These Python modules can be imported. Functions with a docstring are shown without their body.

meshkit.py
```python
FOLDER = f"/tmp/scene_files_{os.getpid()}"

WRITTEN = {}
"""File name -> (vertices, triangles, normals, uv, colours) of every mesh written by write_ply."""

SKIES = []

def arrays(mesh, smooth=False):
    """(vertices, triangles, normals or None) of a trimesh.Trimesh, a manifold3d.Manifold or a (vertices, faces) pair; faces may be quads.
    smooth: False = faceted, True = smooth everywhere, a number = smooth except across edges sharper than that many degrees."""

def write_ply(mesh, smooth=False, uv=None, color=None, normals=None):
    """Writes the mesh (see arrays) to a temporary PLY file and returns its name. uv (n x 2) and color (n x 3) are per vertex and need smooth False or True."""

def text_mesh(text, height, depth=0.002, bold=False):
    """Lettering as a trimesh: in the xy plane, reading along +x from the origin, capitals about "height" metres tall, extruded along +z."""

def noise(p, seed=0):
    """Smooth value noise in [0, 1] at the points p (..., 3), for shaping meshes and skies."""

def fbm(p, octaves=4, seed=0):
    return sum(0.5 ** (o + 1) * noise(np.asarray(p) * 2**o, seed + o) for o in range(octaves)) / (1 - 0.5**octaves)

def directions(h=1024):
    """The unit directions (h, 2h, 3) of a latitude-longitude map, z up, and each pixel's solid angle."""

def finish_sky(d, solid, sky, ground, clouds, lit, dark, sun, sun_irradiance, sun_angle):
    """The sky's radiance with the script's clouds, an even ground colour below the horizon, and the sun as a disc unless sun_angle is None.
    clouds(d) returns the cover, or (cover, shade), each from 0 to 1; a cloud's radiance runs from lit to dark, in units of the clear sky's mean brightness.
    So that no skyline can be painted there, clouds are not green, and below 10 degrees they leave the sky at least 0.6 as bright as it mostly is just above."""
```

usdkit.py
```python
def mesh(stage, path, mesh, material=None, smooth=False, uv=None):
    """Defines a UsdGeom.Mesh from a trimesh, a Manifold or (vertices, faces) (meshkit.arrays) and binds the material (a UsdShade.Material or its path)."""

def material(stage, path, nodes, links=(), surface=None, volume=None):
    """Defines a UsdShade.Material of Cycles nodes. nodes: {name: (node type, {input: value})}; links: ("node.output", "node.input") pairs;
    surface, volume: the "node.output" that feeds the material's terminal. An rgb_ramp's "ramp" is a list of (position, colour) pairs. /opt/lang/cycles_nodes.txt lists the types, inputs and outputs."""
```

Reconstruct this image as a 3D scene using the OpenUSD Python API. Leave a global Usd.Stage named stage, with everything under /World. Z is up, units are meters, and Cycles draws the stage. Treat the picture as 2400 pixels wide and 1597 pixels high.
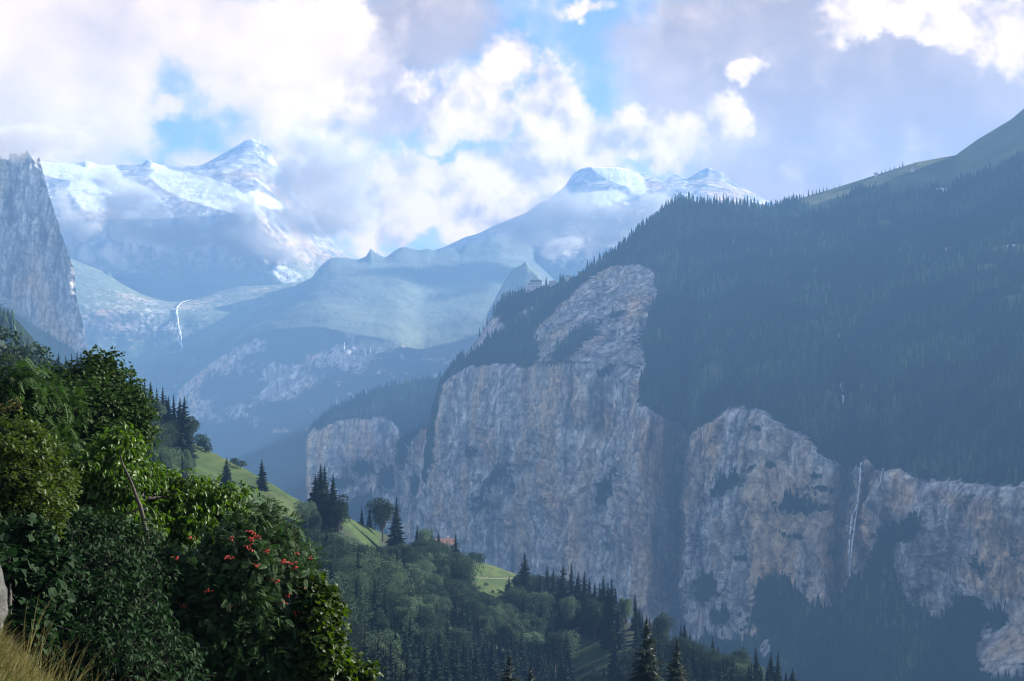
import math
import numpy as np
import trimesh
import shapely
import usdkit
import meshkit
from scipy.interpolate import PchipInterpolator
from scipy.spatial import cKDTree
from pxr import Usd, UsdGeom, UsdLux, UsdShade, Gf, Sdf, Vt

stage = Usd.Stage.CreateInMemory()
UsdGeom.SetStageUpAxis(stage, UsdGeom.Tokens.z)
UsdGeom.SetStageMetersPerUnit(stage, 1.0)
UsdGeom.Xform.Define(stage, '/World')
UsdGeom.Scope.Define(stage, '/World/Looks')

# ------------------------------------------------------------------ camera, sky, sun, exposure
FOC = 3485.0                      # focal length in pixels of the 2400 px wide photograph
PITCH = math.atan((900 - 798.5) / FOC)
cam = UsdGeom.Camera.Define(stage, '/World/camera')
cam.CreateHorizontalApertureAttr(36.0)
cam.CreateFocalLengthAttr(36.0 * FOC / 2400)
cam.AddTranslateOp().Set(Gf.Vec3d(0, 0, 0))
cam.AddRotateXOp().Set(90 + math.degrees(PITCH))
cam.CreateClippingRangeAttr(Gf.Vec2f(0.1, 100000))
cam.CreateFStopAttr(8.0)
cam.CreateFocusDistanceAttr(200.0)
cam.CreateExposureAttr(2.0)

SUN_EL, SUN_AZ = math.radians(24), math.radians(70)
SKY_STRENGTH = 0.05
SUN_INTENSITY = 1.25
HAZE_DENSITY = 0.000095
HAZE_COLOR = (0.24, 0.50, 0.95)


def material(name, nodes, links=(), **out):
    return usdkit.material(stage, '/World/Looks/' + name, nodes, links, **out)


def tangent(px, py):
    """Direction of a point of the far sky, as (x/y, z/y)."""
    xc, yc = (px - 1200) / FOC, (798.5 - py) / FOC
    y = math.cos(PITCH) - math.sin(PITCH) * yc
    return xc / y, (math.sin(PITCH) + math.cos(PITCH) * yc) / y


# clouds of the sky: (x, y, half width, half height, weight); bright heaps and soft grey sheets
HEAPS = [(1200, 165, 75, 65, 1), (1130, 265, 130, 90, 1), (1290, 245, 65, 70, 1), (1300, 335, 120, 90, 1), (1395, 360, 85, 75, 1),
         (1060, 295, 80, 50, .9), (1500, 320, 95, 60, .95), (1570, 325, 100, 62, .95), (1180, 450, 250, 120, 1.1), (930, 440, 100, 90, 1),
         (1040, 400, 120, 55, .9), (1340, 470, 160, 95, 1), (750, 400, 120, 110, 1.05), (720, 345, 75, 55, .95), (800, 475, 100, 60, .95),
         (660, 390, 60, 90, .8), (1100, 525, 260, 60, .9), (1420, 540, 130, 65, 1), (1535, 500, 70, 60, 1), (1740, 170, 50, 28, .9), (1705, 268, 62, 48, .95),
         (525, 222, 60, 32, .85), (395, 250, 60, 55, .75), (1310, 578, 50, 30, .85), (100, 250, 260, 220, 1.2), (60, 60, 240, 150, 1.1),
         (265, 305, 100, 80, .9), (235, 75, 85, 55, .95), (335, 345, 70, 60, .7), (160, 130, 120, 90, 1), (0, 340, 190, 90, 1.1),
         (600, 115, 300, 130, .85), (450, 85, 140, 110, .8), (740, 50, 130, 100, 1), (700, 235, 150, 80, 1), (560, 250, 90, 60, .7), (700, 140, 120, 110, .9),
         (2060, 10, 160, 32, 1.0), (2200, 25, 240, 55, 1.15), (2360, 80, 90, 80, 1), (2290, 60, 100, 50, .9), (830, 20, 60, 60, .7), (970, 190, 60, 30, .6),
         (1390, 40, 60, 30, .6), (480, 395, 60, 40, .5), (880, 480, 120, 75, 1), (1000, 490, 150, 75, 1), (1110, 455, 150, 80, 1), (1230, 520, 170, 60, 1), (960, 540, 200, 45, .8), (1260, 420, 130, 80, 1)]
SHEETS = [(1010, 60, 190, 130, 1), (1760, 150, 280, 220, 1.1), (2050, 260, 430, 260, 1.3), (2300, 230, 300, 240, 1.2), (1900, 400, 300, 90, 1.0),
          (900, 230, 200, 90, .9), (820, 130, 200, 90, .9), (1640, 50, 150, 80, .7),
          (1700, 330, 120, 110, .55)]


HEAP_RAMP = [(0, (4.6, 3.1, 2.0)), (.35, (7.2, 5.0, 2.9)), (.7, (9.8, 6.9, 3.9)), (1, (11.4, 8.1, 4.8))]
SHEET_RAMP = [(.3, (4.1, 2.6, 1.5)), (.5, (2.9, 1.6, .6)), (.7, (4.7, 3.0, 1.8))]
VEIL_RAMP = [(.32, (6.2, 4.2, 2.4)), (.5, (8.6, 6.0, 3.3)), (.68, (10.8, 7.7, 4.4))]


def sky_material():
    n = {'pos': ('texture_coordinate', {}),
         'wn': ('noise_texture', {'scale': 20.0, 'detail': 6.0, 'roughness': .62}),
         'wc': ('vector_math', {'math_type': 'subtract', 'vector2': (.5, .5, .5)}),
         'ws': ('vector_math', {'math_type': 'scale', 'scale': .075}),
         'wp': ('vector_math', {'math_type': 'add'})}
    D = 'pos.generated'
    l = [(D, 'wn.vector'), ('wn.color', 'wc.vector1'), ('wc.vector', 'ws.vector1'), (D, 'wp.vector1'), ('ws.vector', 'wp.vector2')]

    def field(tag, blobs):
        last = None
        for i, (x, y, rx, ry, w) in enumerate(blobs):
            a, b = tangent(x, y)
            c = np.array([a, 1, b]) / math.sqrt(1 + a * a + b * b)
            sx, sz, sy = FOC / (rx * 1.25), FOC / (ry * 1.25), FOC / (rx + ry)
            k = f'{tag}{i}'
            n[k + 'm'] = ('mapping', {'scale': (sx, sy, sz), 'location': (-c[0] * sx, -c[1] * sy, -c[2] * sz)})
            n[k + 'g'] = ('gradient_texture', {'gradient_type': 'spherical'})
            n[k + 'w'] = ('math', {'math_type': 'multiply', 'value2': w})
            l.extend([('wp.vector', k + 'm.vector'), (k + 'm.vector', k + 'g.vector'), (k + 'g.fac', k + 'w.value1')])
            if last:
                n[k + 'x'] = ('math', {'math_type': 'smoothmax' if False else 'maximum'})
                l.extend([(last, k + 'x.value1'), (k + 'w.value', k + 'x.value2')])
                last = k + 'x.value'
            else:
                last = k + 'w.value'
        return last

    heaps, sheets = field('h', [b for b in HEAPS if not (b[0] < 640 and b[1] < 420)]), field('s', SHEETS)
    veils = field('v', [b for b in HEAPS if b[0] < 640 and b[1] < 420] + [(480, 60, 200, 120, .8), (620, 300, 120, 50, .6), (300, 180, 120, 90, .6), (700, 120, 130, 110, .8), (60, 340, 200, 90, 1.1), (190, 300, 130, 100, 1.0), (330, 330, 90, 60, .7), (140, 120, 260, 190, 1.1), (420, 60, 160, 110, .8), (560, 330, 60, 40, .5)])
    # puff detail, and the same looked at a little nearer the sun: their difference is the light side of each puff
    st = np.array([math.sin(SUN_AZ) * math.cos(SUN_EL), math.cos(SUN_AZ) * math.cos(SUN_EL), math.sin(SUN_EL)])
    n['n1'] = ('noise_texture', {'scale': 30.0, 'detail': 6.0, 'roughness': .55})
    n['off'] = ('vector_math', {'math_type': 'add', 'vector2': tuple(st * .010 + np.array([0, 0, .006]))})
    n['n2'] = ('noise_texture', {'scale': 30.0, 'detail': 3.0, 'roughness': .5})
    n['n3'] = ('noise_texture', {'scale': 9.0, 'detail': 4.0, 'roughness': .5})
    l.extend([(D, 'n1.vector'), (D, 'off.vector1'), ('off.vector', 'n2.vector'), (D, 'n3.vector')])
    n['hd'] = ('math', {'math_type': 'multiply_add', 'value2': .62})
    n['ho'] = ('math', {'math_type': 'subtract', 'value2': .29})
    n['hc'] = ('map_range', {'range_type': 'smoothstep', 'from_min': .06, 'from_max': .50, 'clamp': True})
    l.extend([('n1.fac', 'hd.value1'), (heaps, 'hd.value3'), ('hd.value', 'ho.value1'), ('ho.value', 'hc.value')])
    n['sd'] = ('math', {'math_type': 'multiply_add', 'value2': .5})
    n['sc'] = ('map_range', {'range_type': 'smoothstep', 'from_min': .30, 'from_max': .75, 'clamp': True})
    l.extend([('n3.fac', 'sd.value1'), (sheets, 'sd.value3'), ('sd.value', 'sc.value')])
    # general cover of scattered cloud elsewhere in the sky
    n['n4'] = ('noise_texture', {'scale': 3.2, 'detail': 6.0, 'roughness': .55})
    n['gc'] = ('map_range', {'range_type': 'smoothstep', 'from_min': .50, 'from_max': .68, 'to_max': .75, 'clamp': True})
    n['sep'] = ('separate_xyz', {})
    n['out'] = ('map_range', {'range_type': 'smoothstep', 'from_min': .93, 'from_max': .80, 'to_min': 0.0, 'to_max': 1.0, 'clamp': True})
    n['gm'] = ('math', {'math_type': 'multiply'})
    l.extend([(D, 'n4.vector'), ('n4.fac', 'gc.value'), (D, 'sep.vector'), ('sep.y', 'out.value'), ('gc.result', 'gm.value1'), ('out.result', 'gm.value2')])
    n['sx'] = ('math', {'math_type': 'maximum'})
    l.extend([('sc.result', 'sx.value1'), ('gm.value', 'sx.value2')])
    n['sky'] = ('sky_texture', {'sky_type': 'single_scattering', 'sun_disc': False, 'sun_elevation': SUN_EL, 'sun_rotation': SUN_AZ, 'altitude': 1300.0, 'air_density': .6, 'aerosol_density': .35})
    # a grey sheet, darker where thick
    n['scol'] = ('rgb_ramp', {'ramp': SHEET_RAMP})
    n['m1'] = ('mix', {})
    l.extend([('n3.fac', 'scol.fac'), ('sx.value', 'm1.fac'), ('sky.color', 'm1.color1'), ('scol.color', 'm1.color2')])
    n['em'] = ('math', {'math_type': 'subtract'})
    n['eb'] = ('math', {'math_type': 'multiply_add', 'value2': 3.4, 'value3': .42})
    n['et'] = ('math', {'math_type': 'multiply_add', 'value2': .5})
    n['hcol'] = ('rgb_ramp', {'ramp': HEAP_RAMP})
    n['ea'] = ('math', {'math_type': 'subtract', 'value2': .12, 'use_clamp': True})
    l.extend([('n1.fac', 'em.value1'), ('n2.fac', 'em.value2'), ('em.value', 'eb.value1'), ('ho.value', 'et.value1'), ('eb.value', 'et.value3'), ('et.value', 'ea.value1'), ('ea.value', 'hcol.fac')])
    n['m2'] = ('mix', {})
    l.extend([('hc.result', 'm2.fac'), ('m1.color', 'm2.color1'), ('hcol.color', 'm2.color2')])
    n['vd'] = ('math', {'math_type': 'multiply_add', 'value2': .9})
    n['vo'] = ('math', {'math_type': 'subtract', 'value2': .45})
    n['vc'] = ('map_range', {'range_type': 'smoothstep', 'from_min': -.08, 'from_max': .45, 'to_max': .97, 'clamp': True})
    n['n5'] = ('noise_texture', {'scale': 15.0, 'detail': 5.0, 'roughness': .5})
    n['vcol'] = ('rgb_ramp', {'ramp': VEIL_RAMP})
    n['m3'] = ('mix', {})
    l.extend([('n1.fac', 'vd.value1'), (veils, 'vd.value3'), ('vd.value', 'vo.value1'), ('vo.value', 'vc.value'), (D, 'n5.vector'), ('n5.fac', 'vcol.fac'), ('vc.result', 'm3.fac'), ('m2.color', 'm3.color1'), ('vcol.color', 'm3.color2')])
    n['bg'] = ('background_shader', {'strength': SKY_STRENGTH})
    l.append(('m3.color', 'bg.color'))
    return material('sky', n, l, surface='bg.background')


dome = UsdLux.DomeLight.Define(stage, '/World/sky')
UsdShade.MaterialBindingAPI.Apply(dome.GetPrim()).Bind(sky_material())
dome.GetPrim().SetCustomDataByKey('kind', 'structure')
sun = UsdLux.DistantLight.Define(stage, '/World/sun')
sun.CreateIntensityAttr(SUN_INTENSITY)
sun.CreateNormalizeAttr(True)
sun.CreateAngleAttr(0.6)
sun.CreateColorAttr(Gf.Vec3f(1.0, .94, .86))
SUN = np.array([math.sin(SUN_AZ) * math.cos(SUN_EL), math.cos(SUN_AZ) * math.cos(SUN_EL), math.sin(SUN_EL)])
_z = Gf.Vec3d(*SUN)
_x = Gf.Cross(Gf.Vec3d(0, 0, 1), _z).GetNormalized()
_y = Gf.Cross(_z, _x)
sun.AddTransformOp().Set(Gf.Matrix4d(_x[0], _x[1], _x[2], 0, _y[0], _y[1], _y[2], 0, _z[0], _z[1], _z[2], 0, 0, 0, 0, 1))


# ------------------------------------------------------------------ helpers
names = {}


def numbered(name, parent='/World'):
    k = names.get((parent, name), 0)
    names[(parent, name)] = k + 1
    return f'{parent}/{name}' if k == 0 else f'{parent}/{name}_{k:03d}'


def tag(prim, label=None, category=None, group=None, kind=None):
    p = prim.GetPrim() if hasattr(prim, 'GetPrim') else prim
    for k, v in (('label', label), ('category', category), ('group', group), ('kind', kind)):
        if v:
            p.SetCustomDataByKey(k, v)
    return p


def mesh(name, m, mat, parent='/World', smooth=False, **data):
    parent = str(parent.GetPath()) if hasattr(parent, 'GetPath') else parent
    g = usdkit.mesh(stage, numbered(name, parent), m, mat, smooth=smooth)
    tag(g, **data)
    return g


def thing(name, label, category, loc=(0, 0, 0), rotz=0.0, scale=None, group=None):
    x = UsdGeom.Xform.Define(stage, numbered(name))
    x.AddTranslateOp().Set(Gf.Vec3d(*map(float, loc)))
    if rotz:
        x.AddRotateZOp().Set(float(rotz))
    if scale is not None:
        x.AddScaleOp().Set(Gf.Vec3f(*map(float, scale)))
    tag(x, label, category, group)
    return x


def copy_of(proto, name, label, category, loc, rotz=0.0, scale=(1, 1, 1), group=None):
    x = thing(name, label, category, loc, rotz, scale, group)
    x.GetPrim().GetReferences().AddInternalReference(proto)
    x.GetPrim().SetInstanceable(True)
    return x


def primvar(g, name, values):
    UsdGeom.PrimvarsAPI(g).CreatePrimvar(name, Sdf.ValueTypeNames.FloatArray, 'vertex').Set(Vt.FloatArray.FromNumpy(np.asarray(values, np.float32)))


def at(px, py, Y):
    """The point at depth Y metres that the photograph shows at pixel (px, py)."""
    px, py, Y = np.broadcast_arrays(*(np.asarray(a, float) for a in (px, py, Y)))
    xc, yc = (px - 1200) / FOC, (798.5 - py) / FOC
    y = math.cos(PITCH) - math.sin(PITCH) * yc
    z = math.sin(PITCH) + math.cos(PITCH) * yc
    return np.stack([xc / y * Y, Y, z / y * Y], -1)


def pix(p):
    p = np.asarray(p, float)
    f = p[..., 1] * math.cos(PITCH) + p[..., 2] * math.sin(PITCH)
    u = -p[..., 1] * math.sin(PITCH) + p[..., 2] * math.cos(PITCH)
    return 1200 + FOC * p[..., 0] / f, 798.5 - FOC * u / f


def curve(pts):
    a = np.array(pts, float)
    f = PchipInterpolator(a[:, 0], a[:, 1], extrapolate=True)
    return lambda x: f(np.clip(x, a[0, 0], a[-1, 0]))


def line(pts):
    a = np.array(pts, float)
    return lambda x: np.interp(x, a[:, 0], a[:, 1])


def inside(poly, px, py):
    return shapely.contains_xy(shapely.Polygon(poly).buffer(0), px, py)


def grid_faces(nv, nu):
    i, j = np.meshgrid(np.arange(nv - 1), np.arange(nu - 1), indexing='ij')
    a = (i * nu + j).ravel()
    return np.vstack([np.stack([a, a + nu, a + nu + 1], 1), np.stack([a, a + nu + 1, a + 1], 1)])


def fbm(p, o=4, seed=0):
    return meshkit.fbm(p, o, seed) * 2 - 1


def ridged(p, o=4, seed=0):
    return sum(.5 ** (k + 1) * (1 - np.abs(2 * meshkit.noise(np.asarray(p) * 2 ** k, seed + k) - 1)) for k in range(o)) / (1 - .5 ** o)


# ------------------------------------------------------------------ materials of the land
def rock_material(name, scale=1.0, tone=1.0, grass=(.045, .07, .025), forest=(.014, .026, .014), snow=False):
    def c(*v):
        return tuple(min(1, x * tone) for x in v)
    s = 1 / scale
    n = {'g': ('geometry', {}),
         'ms': ('mapping', {'scale': (s / 26, s / 26, s / 130)}), 'ns': ('noise_texture', {'scale': 1.0, 'detail': 7.0, 'roughness': .62, 'distortion': .6}),
         'mb': ('mapping', {'scale': (s / 150, s / 150, s / 420)}), 'nb': ('noise_texture', {'scale': 1.0, 'detail': 4.0, 'roughness': .55}),
         'md': ('mapping', {'scale': (s / 16, s / 16, s / 240)}), 'nd': ('noise_texture', {'scale': 1.0, 'detail': 5.0, 'roughness': .6}),
         'mf': ('mapping', {'scale': (s / 11, s / 11, s / 16), 'rotation': (.35, .3, 0)}), 'nf': ('noise_texture', {'scale': 1.0, 'detail': 6.0, 'roughness': .7}),
         'ml': ('mapping', {'scale': (s / 160, s / 160, s / 13), 'rotation': (.18, -.3, 0)}), 'nl': ('noise_texture', {'scale': 1.0, 'detail': 5.0, 'roughness': .65, 'distortion': .9}),
         'r1': ('rgb_ramp', {'ramp': [(.34, c(.11, .105, .115)), (.44, c(.27, .25, .245)), (.53, c(.43, .405, .375)), (.66, c(.68, .63, .56))]}),
         'ro': ('rgb_ramp', {'ramp': [(.50, (0, 0, 0)), (.63, (.85, .85, .85))]}),
         'oc': ('mix', {'color2': c(.58, .41, .25)}),
         'rd': ('rgb_ramp', {'ramp': [(.30, (.30, .31, .35)), (.46, (1, 1, 1))]}),
         'dk': ('mix', {'mix_type': 'multiply', 'fac': .75}),
         'rf': ('rgb_ramp', {'ramp': [(.34, (.40, .40, .44)), (.47, (.95, .95, .95)), (.66, (1.5, 1.46, 1.42))]}),
         'fn': ('mix', {'mix_type': 'multiply', 'fac': .8}),
         'rl': ('rgb_ramp', {'ramp': [(.33, (.38, .42, .42)), (.43, (1, 1, 1))]}),
         'ly': ('mix', {'mix_type': 'multiply', 'fac': .6}),
         'mv': ('mapping', {'scale': (s / 30, s / 30, s / 75), 'rotation': (.1, .25, 0)}), 'vv': ('voronoi_texture', {'feature': 'distance_to_edge', 'scale': 1.0}), 'vd': ('mix', {'mix_type': 'add', 'fac': .55}),
         'rv': ('rgb_ramp', {'ramp': [(0, (.30, .31, .35)), (.05, (.72, .72, .74)), (.12, (1, 1, 1))]}), 'ck': ('mix', {'mix_type': 'multiply', 'fac': .75}),
         'hs': ('math', {'math_type': 'add'}), 'bp': ('bump', {'strength': .9, 'distance': 9.0 * scale}),
         'wa': ('attribute', {'attribute': 'wet'}), 'wm': ('mix', {'mix_type': 'multiply', 'color2': (.30, .26, .27)}), 'wk': ('math', {'math_type': 'multiply', 'value2': .62}), 'ta': ('attribute', {'attribute': 'tan'}), 'tm': ('mix', {'mix_type': 'multiply', 'color2': (1.25, .93, .66)}),
         'va': ('attribute', {'attribute': 'veg'}), 'ga': ('attribute', {'attribute': 'grass'}),
         'vn': ('math', {'math_type': 'multiply_add', 'value2': 2.6, 'value3': -1.3}), 'vs': ('math', {'math_type': 'add'}),
         'vr': ('map_range', {'range_type': 'smoothstep', 'from_min': .40, 'from_max': .56, 'clamp': True}),
         'gn': ('noise_texture', {'scale': .012 * s, 'detail': 5.0}),
         'gr': ('rgb_ramp', {'ramp': [(.3, tuple(x * .65 for x in grass)), (.7, tuple(x * 1.25 for x in grass))]}),
         'vm': ('mix', {'color1': forest}), 'fm': ('mix', {}),
         'p': ('principled_bsdf', {'roughness': .95, 'specular_ior_level': .1})}
    P = 'g.position'
    l = []
    for k in 'sbdfl':
        l += [(P, f'm{k}.vector'), (f'm{k}.vector', f'n{k}.vector')]
    l += [('ns.fac', 'r1.fac'), ('nb.fac', 'ro.fac'), ('ro.color', 'oc.fac'), ('r1.color', 'oc.color1'), ('nd.fac', 'rd.fac'), ('oc.color', 'dk.color1'), ('rd.color', 'dk.color2'),
          ('nf.fac', 'rf.fac'), ('dk.color', 'fn.color1'), ('rf.color', 'fn.color2'), ('nl.fac', 'rl.fac'), ('fn.color', 'ly.color1'), ('rl.color', 'ly.color2'),
          ('ns.fac', 'hs.value1'), ('nf.fac', 'hs.value2'), ('hs.value', 'bp.height'), ('bp.normal', 'p.normal'),
          ('nf.fac', 'vn.value1'), ('vn.value', 'vs.value1'), ('va.fac', 'vs.value2'), ('vs.value', 'vr.value'),
          (P, 'gn.vector'), ('gn.fac', 'gr.fac'), ('ga.fac', 'vm.fac'), ('gr.color', 'vm.color2'),
          ('mv.vector', 'vd.color1'), ('nf.color', 'vd.color2'), (P, 'mv.vector'), ('vd.color', 'vv.vector'), ('vv.distance', 'rv.fac'), ('ly.color', 'ck.color1'), ('rv.color', 'ck.color2'), ('ta.fac', 'tm.fac'), ('ck.color', 'tm.color1'), ('wa.fac', 'wk.value1'), ('wk.value', 'wm.fac'), ('tm.color', 'wm.color1'), ('vr.result', 'fm.fac'), ('wm.color', 'fm.color1'), ('vm.color', 'fm.color2')]
    last = 'fm.color'
    if snow:
        n['sa'] = ('attribute', {'attribute': 'snow'})
        n['msn'] = ('mapping', {'scale': (s / 900, s / 900, s / 260), 'rotation': (0, .5, .3)})
        n['nsn'] = ('noise_texture', {'scale': 1.0, 'detail': 8.0, 'roughness': .65, 'distortion': .8})
        n['sn'] = ('math', {'math_type': 'multiply_add', 'value2': .9, 'value3': -.45})
        n['ss'] = ('math', {'math_type': 'add'})
        n['sr'] = ('map_range', {'range_type': 'smoothstep', 'from_min': .46, 'from_max': .54, 'clamp': True})
        n['sm'] = ('mix', {'color2': (.86, .87, .9)})
        l += [(P, 'msn.vector'), ('msn.vector', 'nsn.vector'), ('nsn.fac', 'sn.value1'), ('sn.value', 'ss.value1'), ('sa.fac', 'ss.value2'), ('ss.value', 'sr.value'), ('sr.result', 'sm.fac'), (last, 'sm.color1')]
        last = 'sm.color'
    l.append((last, 'p.base_color'))
    return material(name, n, l, surface='p.BSDF')


ROCK = rock_material('cliff_rock', tone=1.2, grass=(.12, .14, .06))
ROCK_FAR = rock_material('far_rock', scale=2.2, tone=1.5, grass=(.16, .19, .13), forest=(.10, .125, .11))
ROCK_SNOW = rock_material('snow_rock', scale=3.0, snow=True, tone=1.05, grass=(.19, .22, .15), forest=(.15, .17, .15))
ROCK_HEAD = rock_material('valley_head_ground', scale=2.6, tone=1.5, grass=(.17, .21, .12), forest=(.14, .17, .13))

# ------------------------------------------------------------------ valley ground
vb = trimesh.creation.box(bounds=[(-9000, -3000, -560), (9000, 12000, -520)])
mesh('valley_ground', vb, material('valley_floor', {'g': ('geometry', {}), 'n': ('noise_texture', {'scale': .01, 'detail': 5.0}), 'r': ('rgb_ramp', {'ramp': [(.3, (.015, .03, .015)), (.7, (.04, .065, .025))]}), 'p': ('principled_bsdf', {'roughness': .95, 'specular_ior_level': .1})},
     [('g.position', 'n.vector'), ('n.fac', 'r.fac'), ('r.color', 'p.base_color')], surface='p.BSDF'), kind='structure')
FLOOR = -521.0

# ------------------------------------------------------------------ the great wall on the right: wooded alp, cliff, talus
RIDGE = line([(1000, 1010), (1015, 985), (1030, 905), (1040, 893), (1065, 852), (1100, 822), (1130, 778), (1155, 740), (1180, 700), (1220, 680), (1255, 672), (1290, 668), (1350, 648), (1400, 620), (1450, 585),
              (1500, 540), (1545, 505), (1570, 478), (1610, 470), (1660, 478), (1700, 482), (1760, 485), (1800, 492), (1840, 478), (1900, 458), (1960, 440), (2010, 424), (2080, 402), (2150, 380),
              (2240, 364), (2290, 328), (2330, 304), (2370, 280), (2400, 255), (2550, 190), (2800, 120)])
RIDGE_Y = curve([(1000, 4150), (1040, 4080), (1180, 3980), (1400, 3800), (1600, 3700), (1900, 3800), (2200, 3850), (2500, 3750), (2800, 3600)])
RIM = line([(1000, 1060), (1015, 1010), (1030, 912), (1060, 880), (1085, 868), (1130, 855), (1200, 860), (1250, 856), (1300, 850), (1400, 850), (1480, 905), (1500, 950), (1560, 987), (1600, 1003), (1615, 1025), (1630, 1003), (1660, 990),
            (1710, 966), (1745, 955), (1790, 972), (1850, 1010), (1910, 1040), (1960, 1086), (2010, 1098), (2022, 1065), (2040, 1095), (2110, 1097), (2170, 1131), (2260, 1127), (2330, 1137), (2400, 1142), (2550, 1170), (2800, 1230)])
FOOT = line([(1000, 1540), (1400, 1540), (1560, 1510), (1650, 1520), (1740, 1520), (1790, 1490), (1850, 1430), (1920, 1432), (1960, 1425), (2000, 1390), (2040, 1325), (2070, 1330), (2120, 1410), (2185, 1450), (2235, 1425), (2265, 1400),
             (2300, 1420), (2330, 1440), (2400, 1480), (2550, 1520), (2800, 1600)])


def wall_depth(px):
    y = 1422 / ((px - 1200) / FOC + .404)
    for c, w, d in ((1612, 22, 110), (1590, 45, 60), (1995, 30, 110), (2060, 22, 70), (1440, 40, 50), (1240, 60, 50), (1120, 40, 40), (1790, 50, -70), (2120, 60, 60), (1530, 40, -60), (2230, 80, 90), (1350, 50, -40)):
        y = y + d * np.exp(-((px - c) / w) ** 2)
    return y


cols = np.concatenate([np.linspace(1008, 1015, 6), np.arange(1016.0, 2420, 2.2), np.arange(2430.0, 2800, 14)])
y_rim = wall_depth(cols)
y_foot = y_rim - .20 * (FOOT(cols) - RIM(cols)) / FOC * y_rim
y_ridge = np.maximum(RIDGE_Y(cols), y_rim + 25)
ridge, rim, foot = at(cols, RIDGE(cols), y_ridge), at(cols, RIM(cols), y_rim), at(cols, FOOT(cols), y_foot)
floor_y = np.maximum(y_foot - np.maximum(foot[:, 2] - FLOOR, 5) * 1.15, 300)
floor = foot.copy()
floor[:, 0] = foot[:, 0] - (y_foot - floor_y) * .85
floor[:, 1] = floor_y
floor[:, 2] = FLOOR - 3
back = ridge + np.array([420, 420, 0.0])
back[:, 2] -= 160
rows, part = [], []
for a, b, k, w in ((back, ridge, 10, 0), (ridge, rim, 210, 1), (rim, foot, 250, 2), (foot, floor, 70, 3)):
    for t in np.linspace(0, 1, k, endpoint=False):
        p = a + (b - a) * t
        if w == 2:      # the face bulges: steep at the top, less so lower down
            p = p.copy()
            p[:, 1] += 30 * math.sin(math.pi * t)
        rows.append(p)
        part.append(np.full(len(cols), w + t))
V = np.array(rows)
part = np.array(part)
# the wall's end turns the corner into the side valley
turn = []
for k in range(12):
    e = V[:, :1].copy()
    e[..., 1] += 1400 * ((12 - k) / 12) ** 1.4
    e[..., 0] -= .0 + 60 * ((12 - k) / 12)
    turn.append(e)
V = np.concatenate(turn + [V], 1)
part = np.concatenate([part[:, :1]] * 12 + [part], 1)
px0, py0 = pix(V)
face = np.clip(1 - np.abs(part - 2.5) * 2, 0, 1) ** .35 * ((part > 2) & (part < 3))
slab = inside([(1260, 850), (1262, 790), (1300, 725), (1375, 660), (1440, 628), (1520, 640), (1535, 700), (1500, 780), (1505, 860), (1400, 850)], px0, py0) * 1.0
edge = np.clip((part - 1) * 8, 0, 1) * (part >= 1)
out = np.array([-.88, -.47, .06])
big = fbm(V / [170, 170, 520], 4, 3)
ribs = ridged(V / [75, 75, 420] + .15 * fbm(V / 60, 3, 9)[..., None], 5, 11)
crag = ridged(V / [26, 26, 42], 4, 21)
strata = fbm((V @ np.array([[.1], [.1], [1.0]]))[..., 0][..., None] / 14 + V / [300, 300, 9e9] * [1, 1, 0], 2, 31)
ledge = ridged(np.stack([(V[..., 2] + .22 * V[..., 0]) / 60, V[..., 0] / 900, V[..., 1] / 900], -1), 4, 41)
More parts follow.
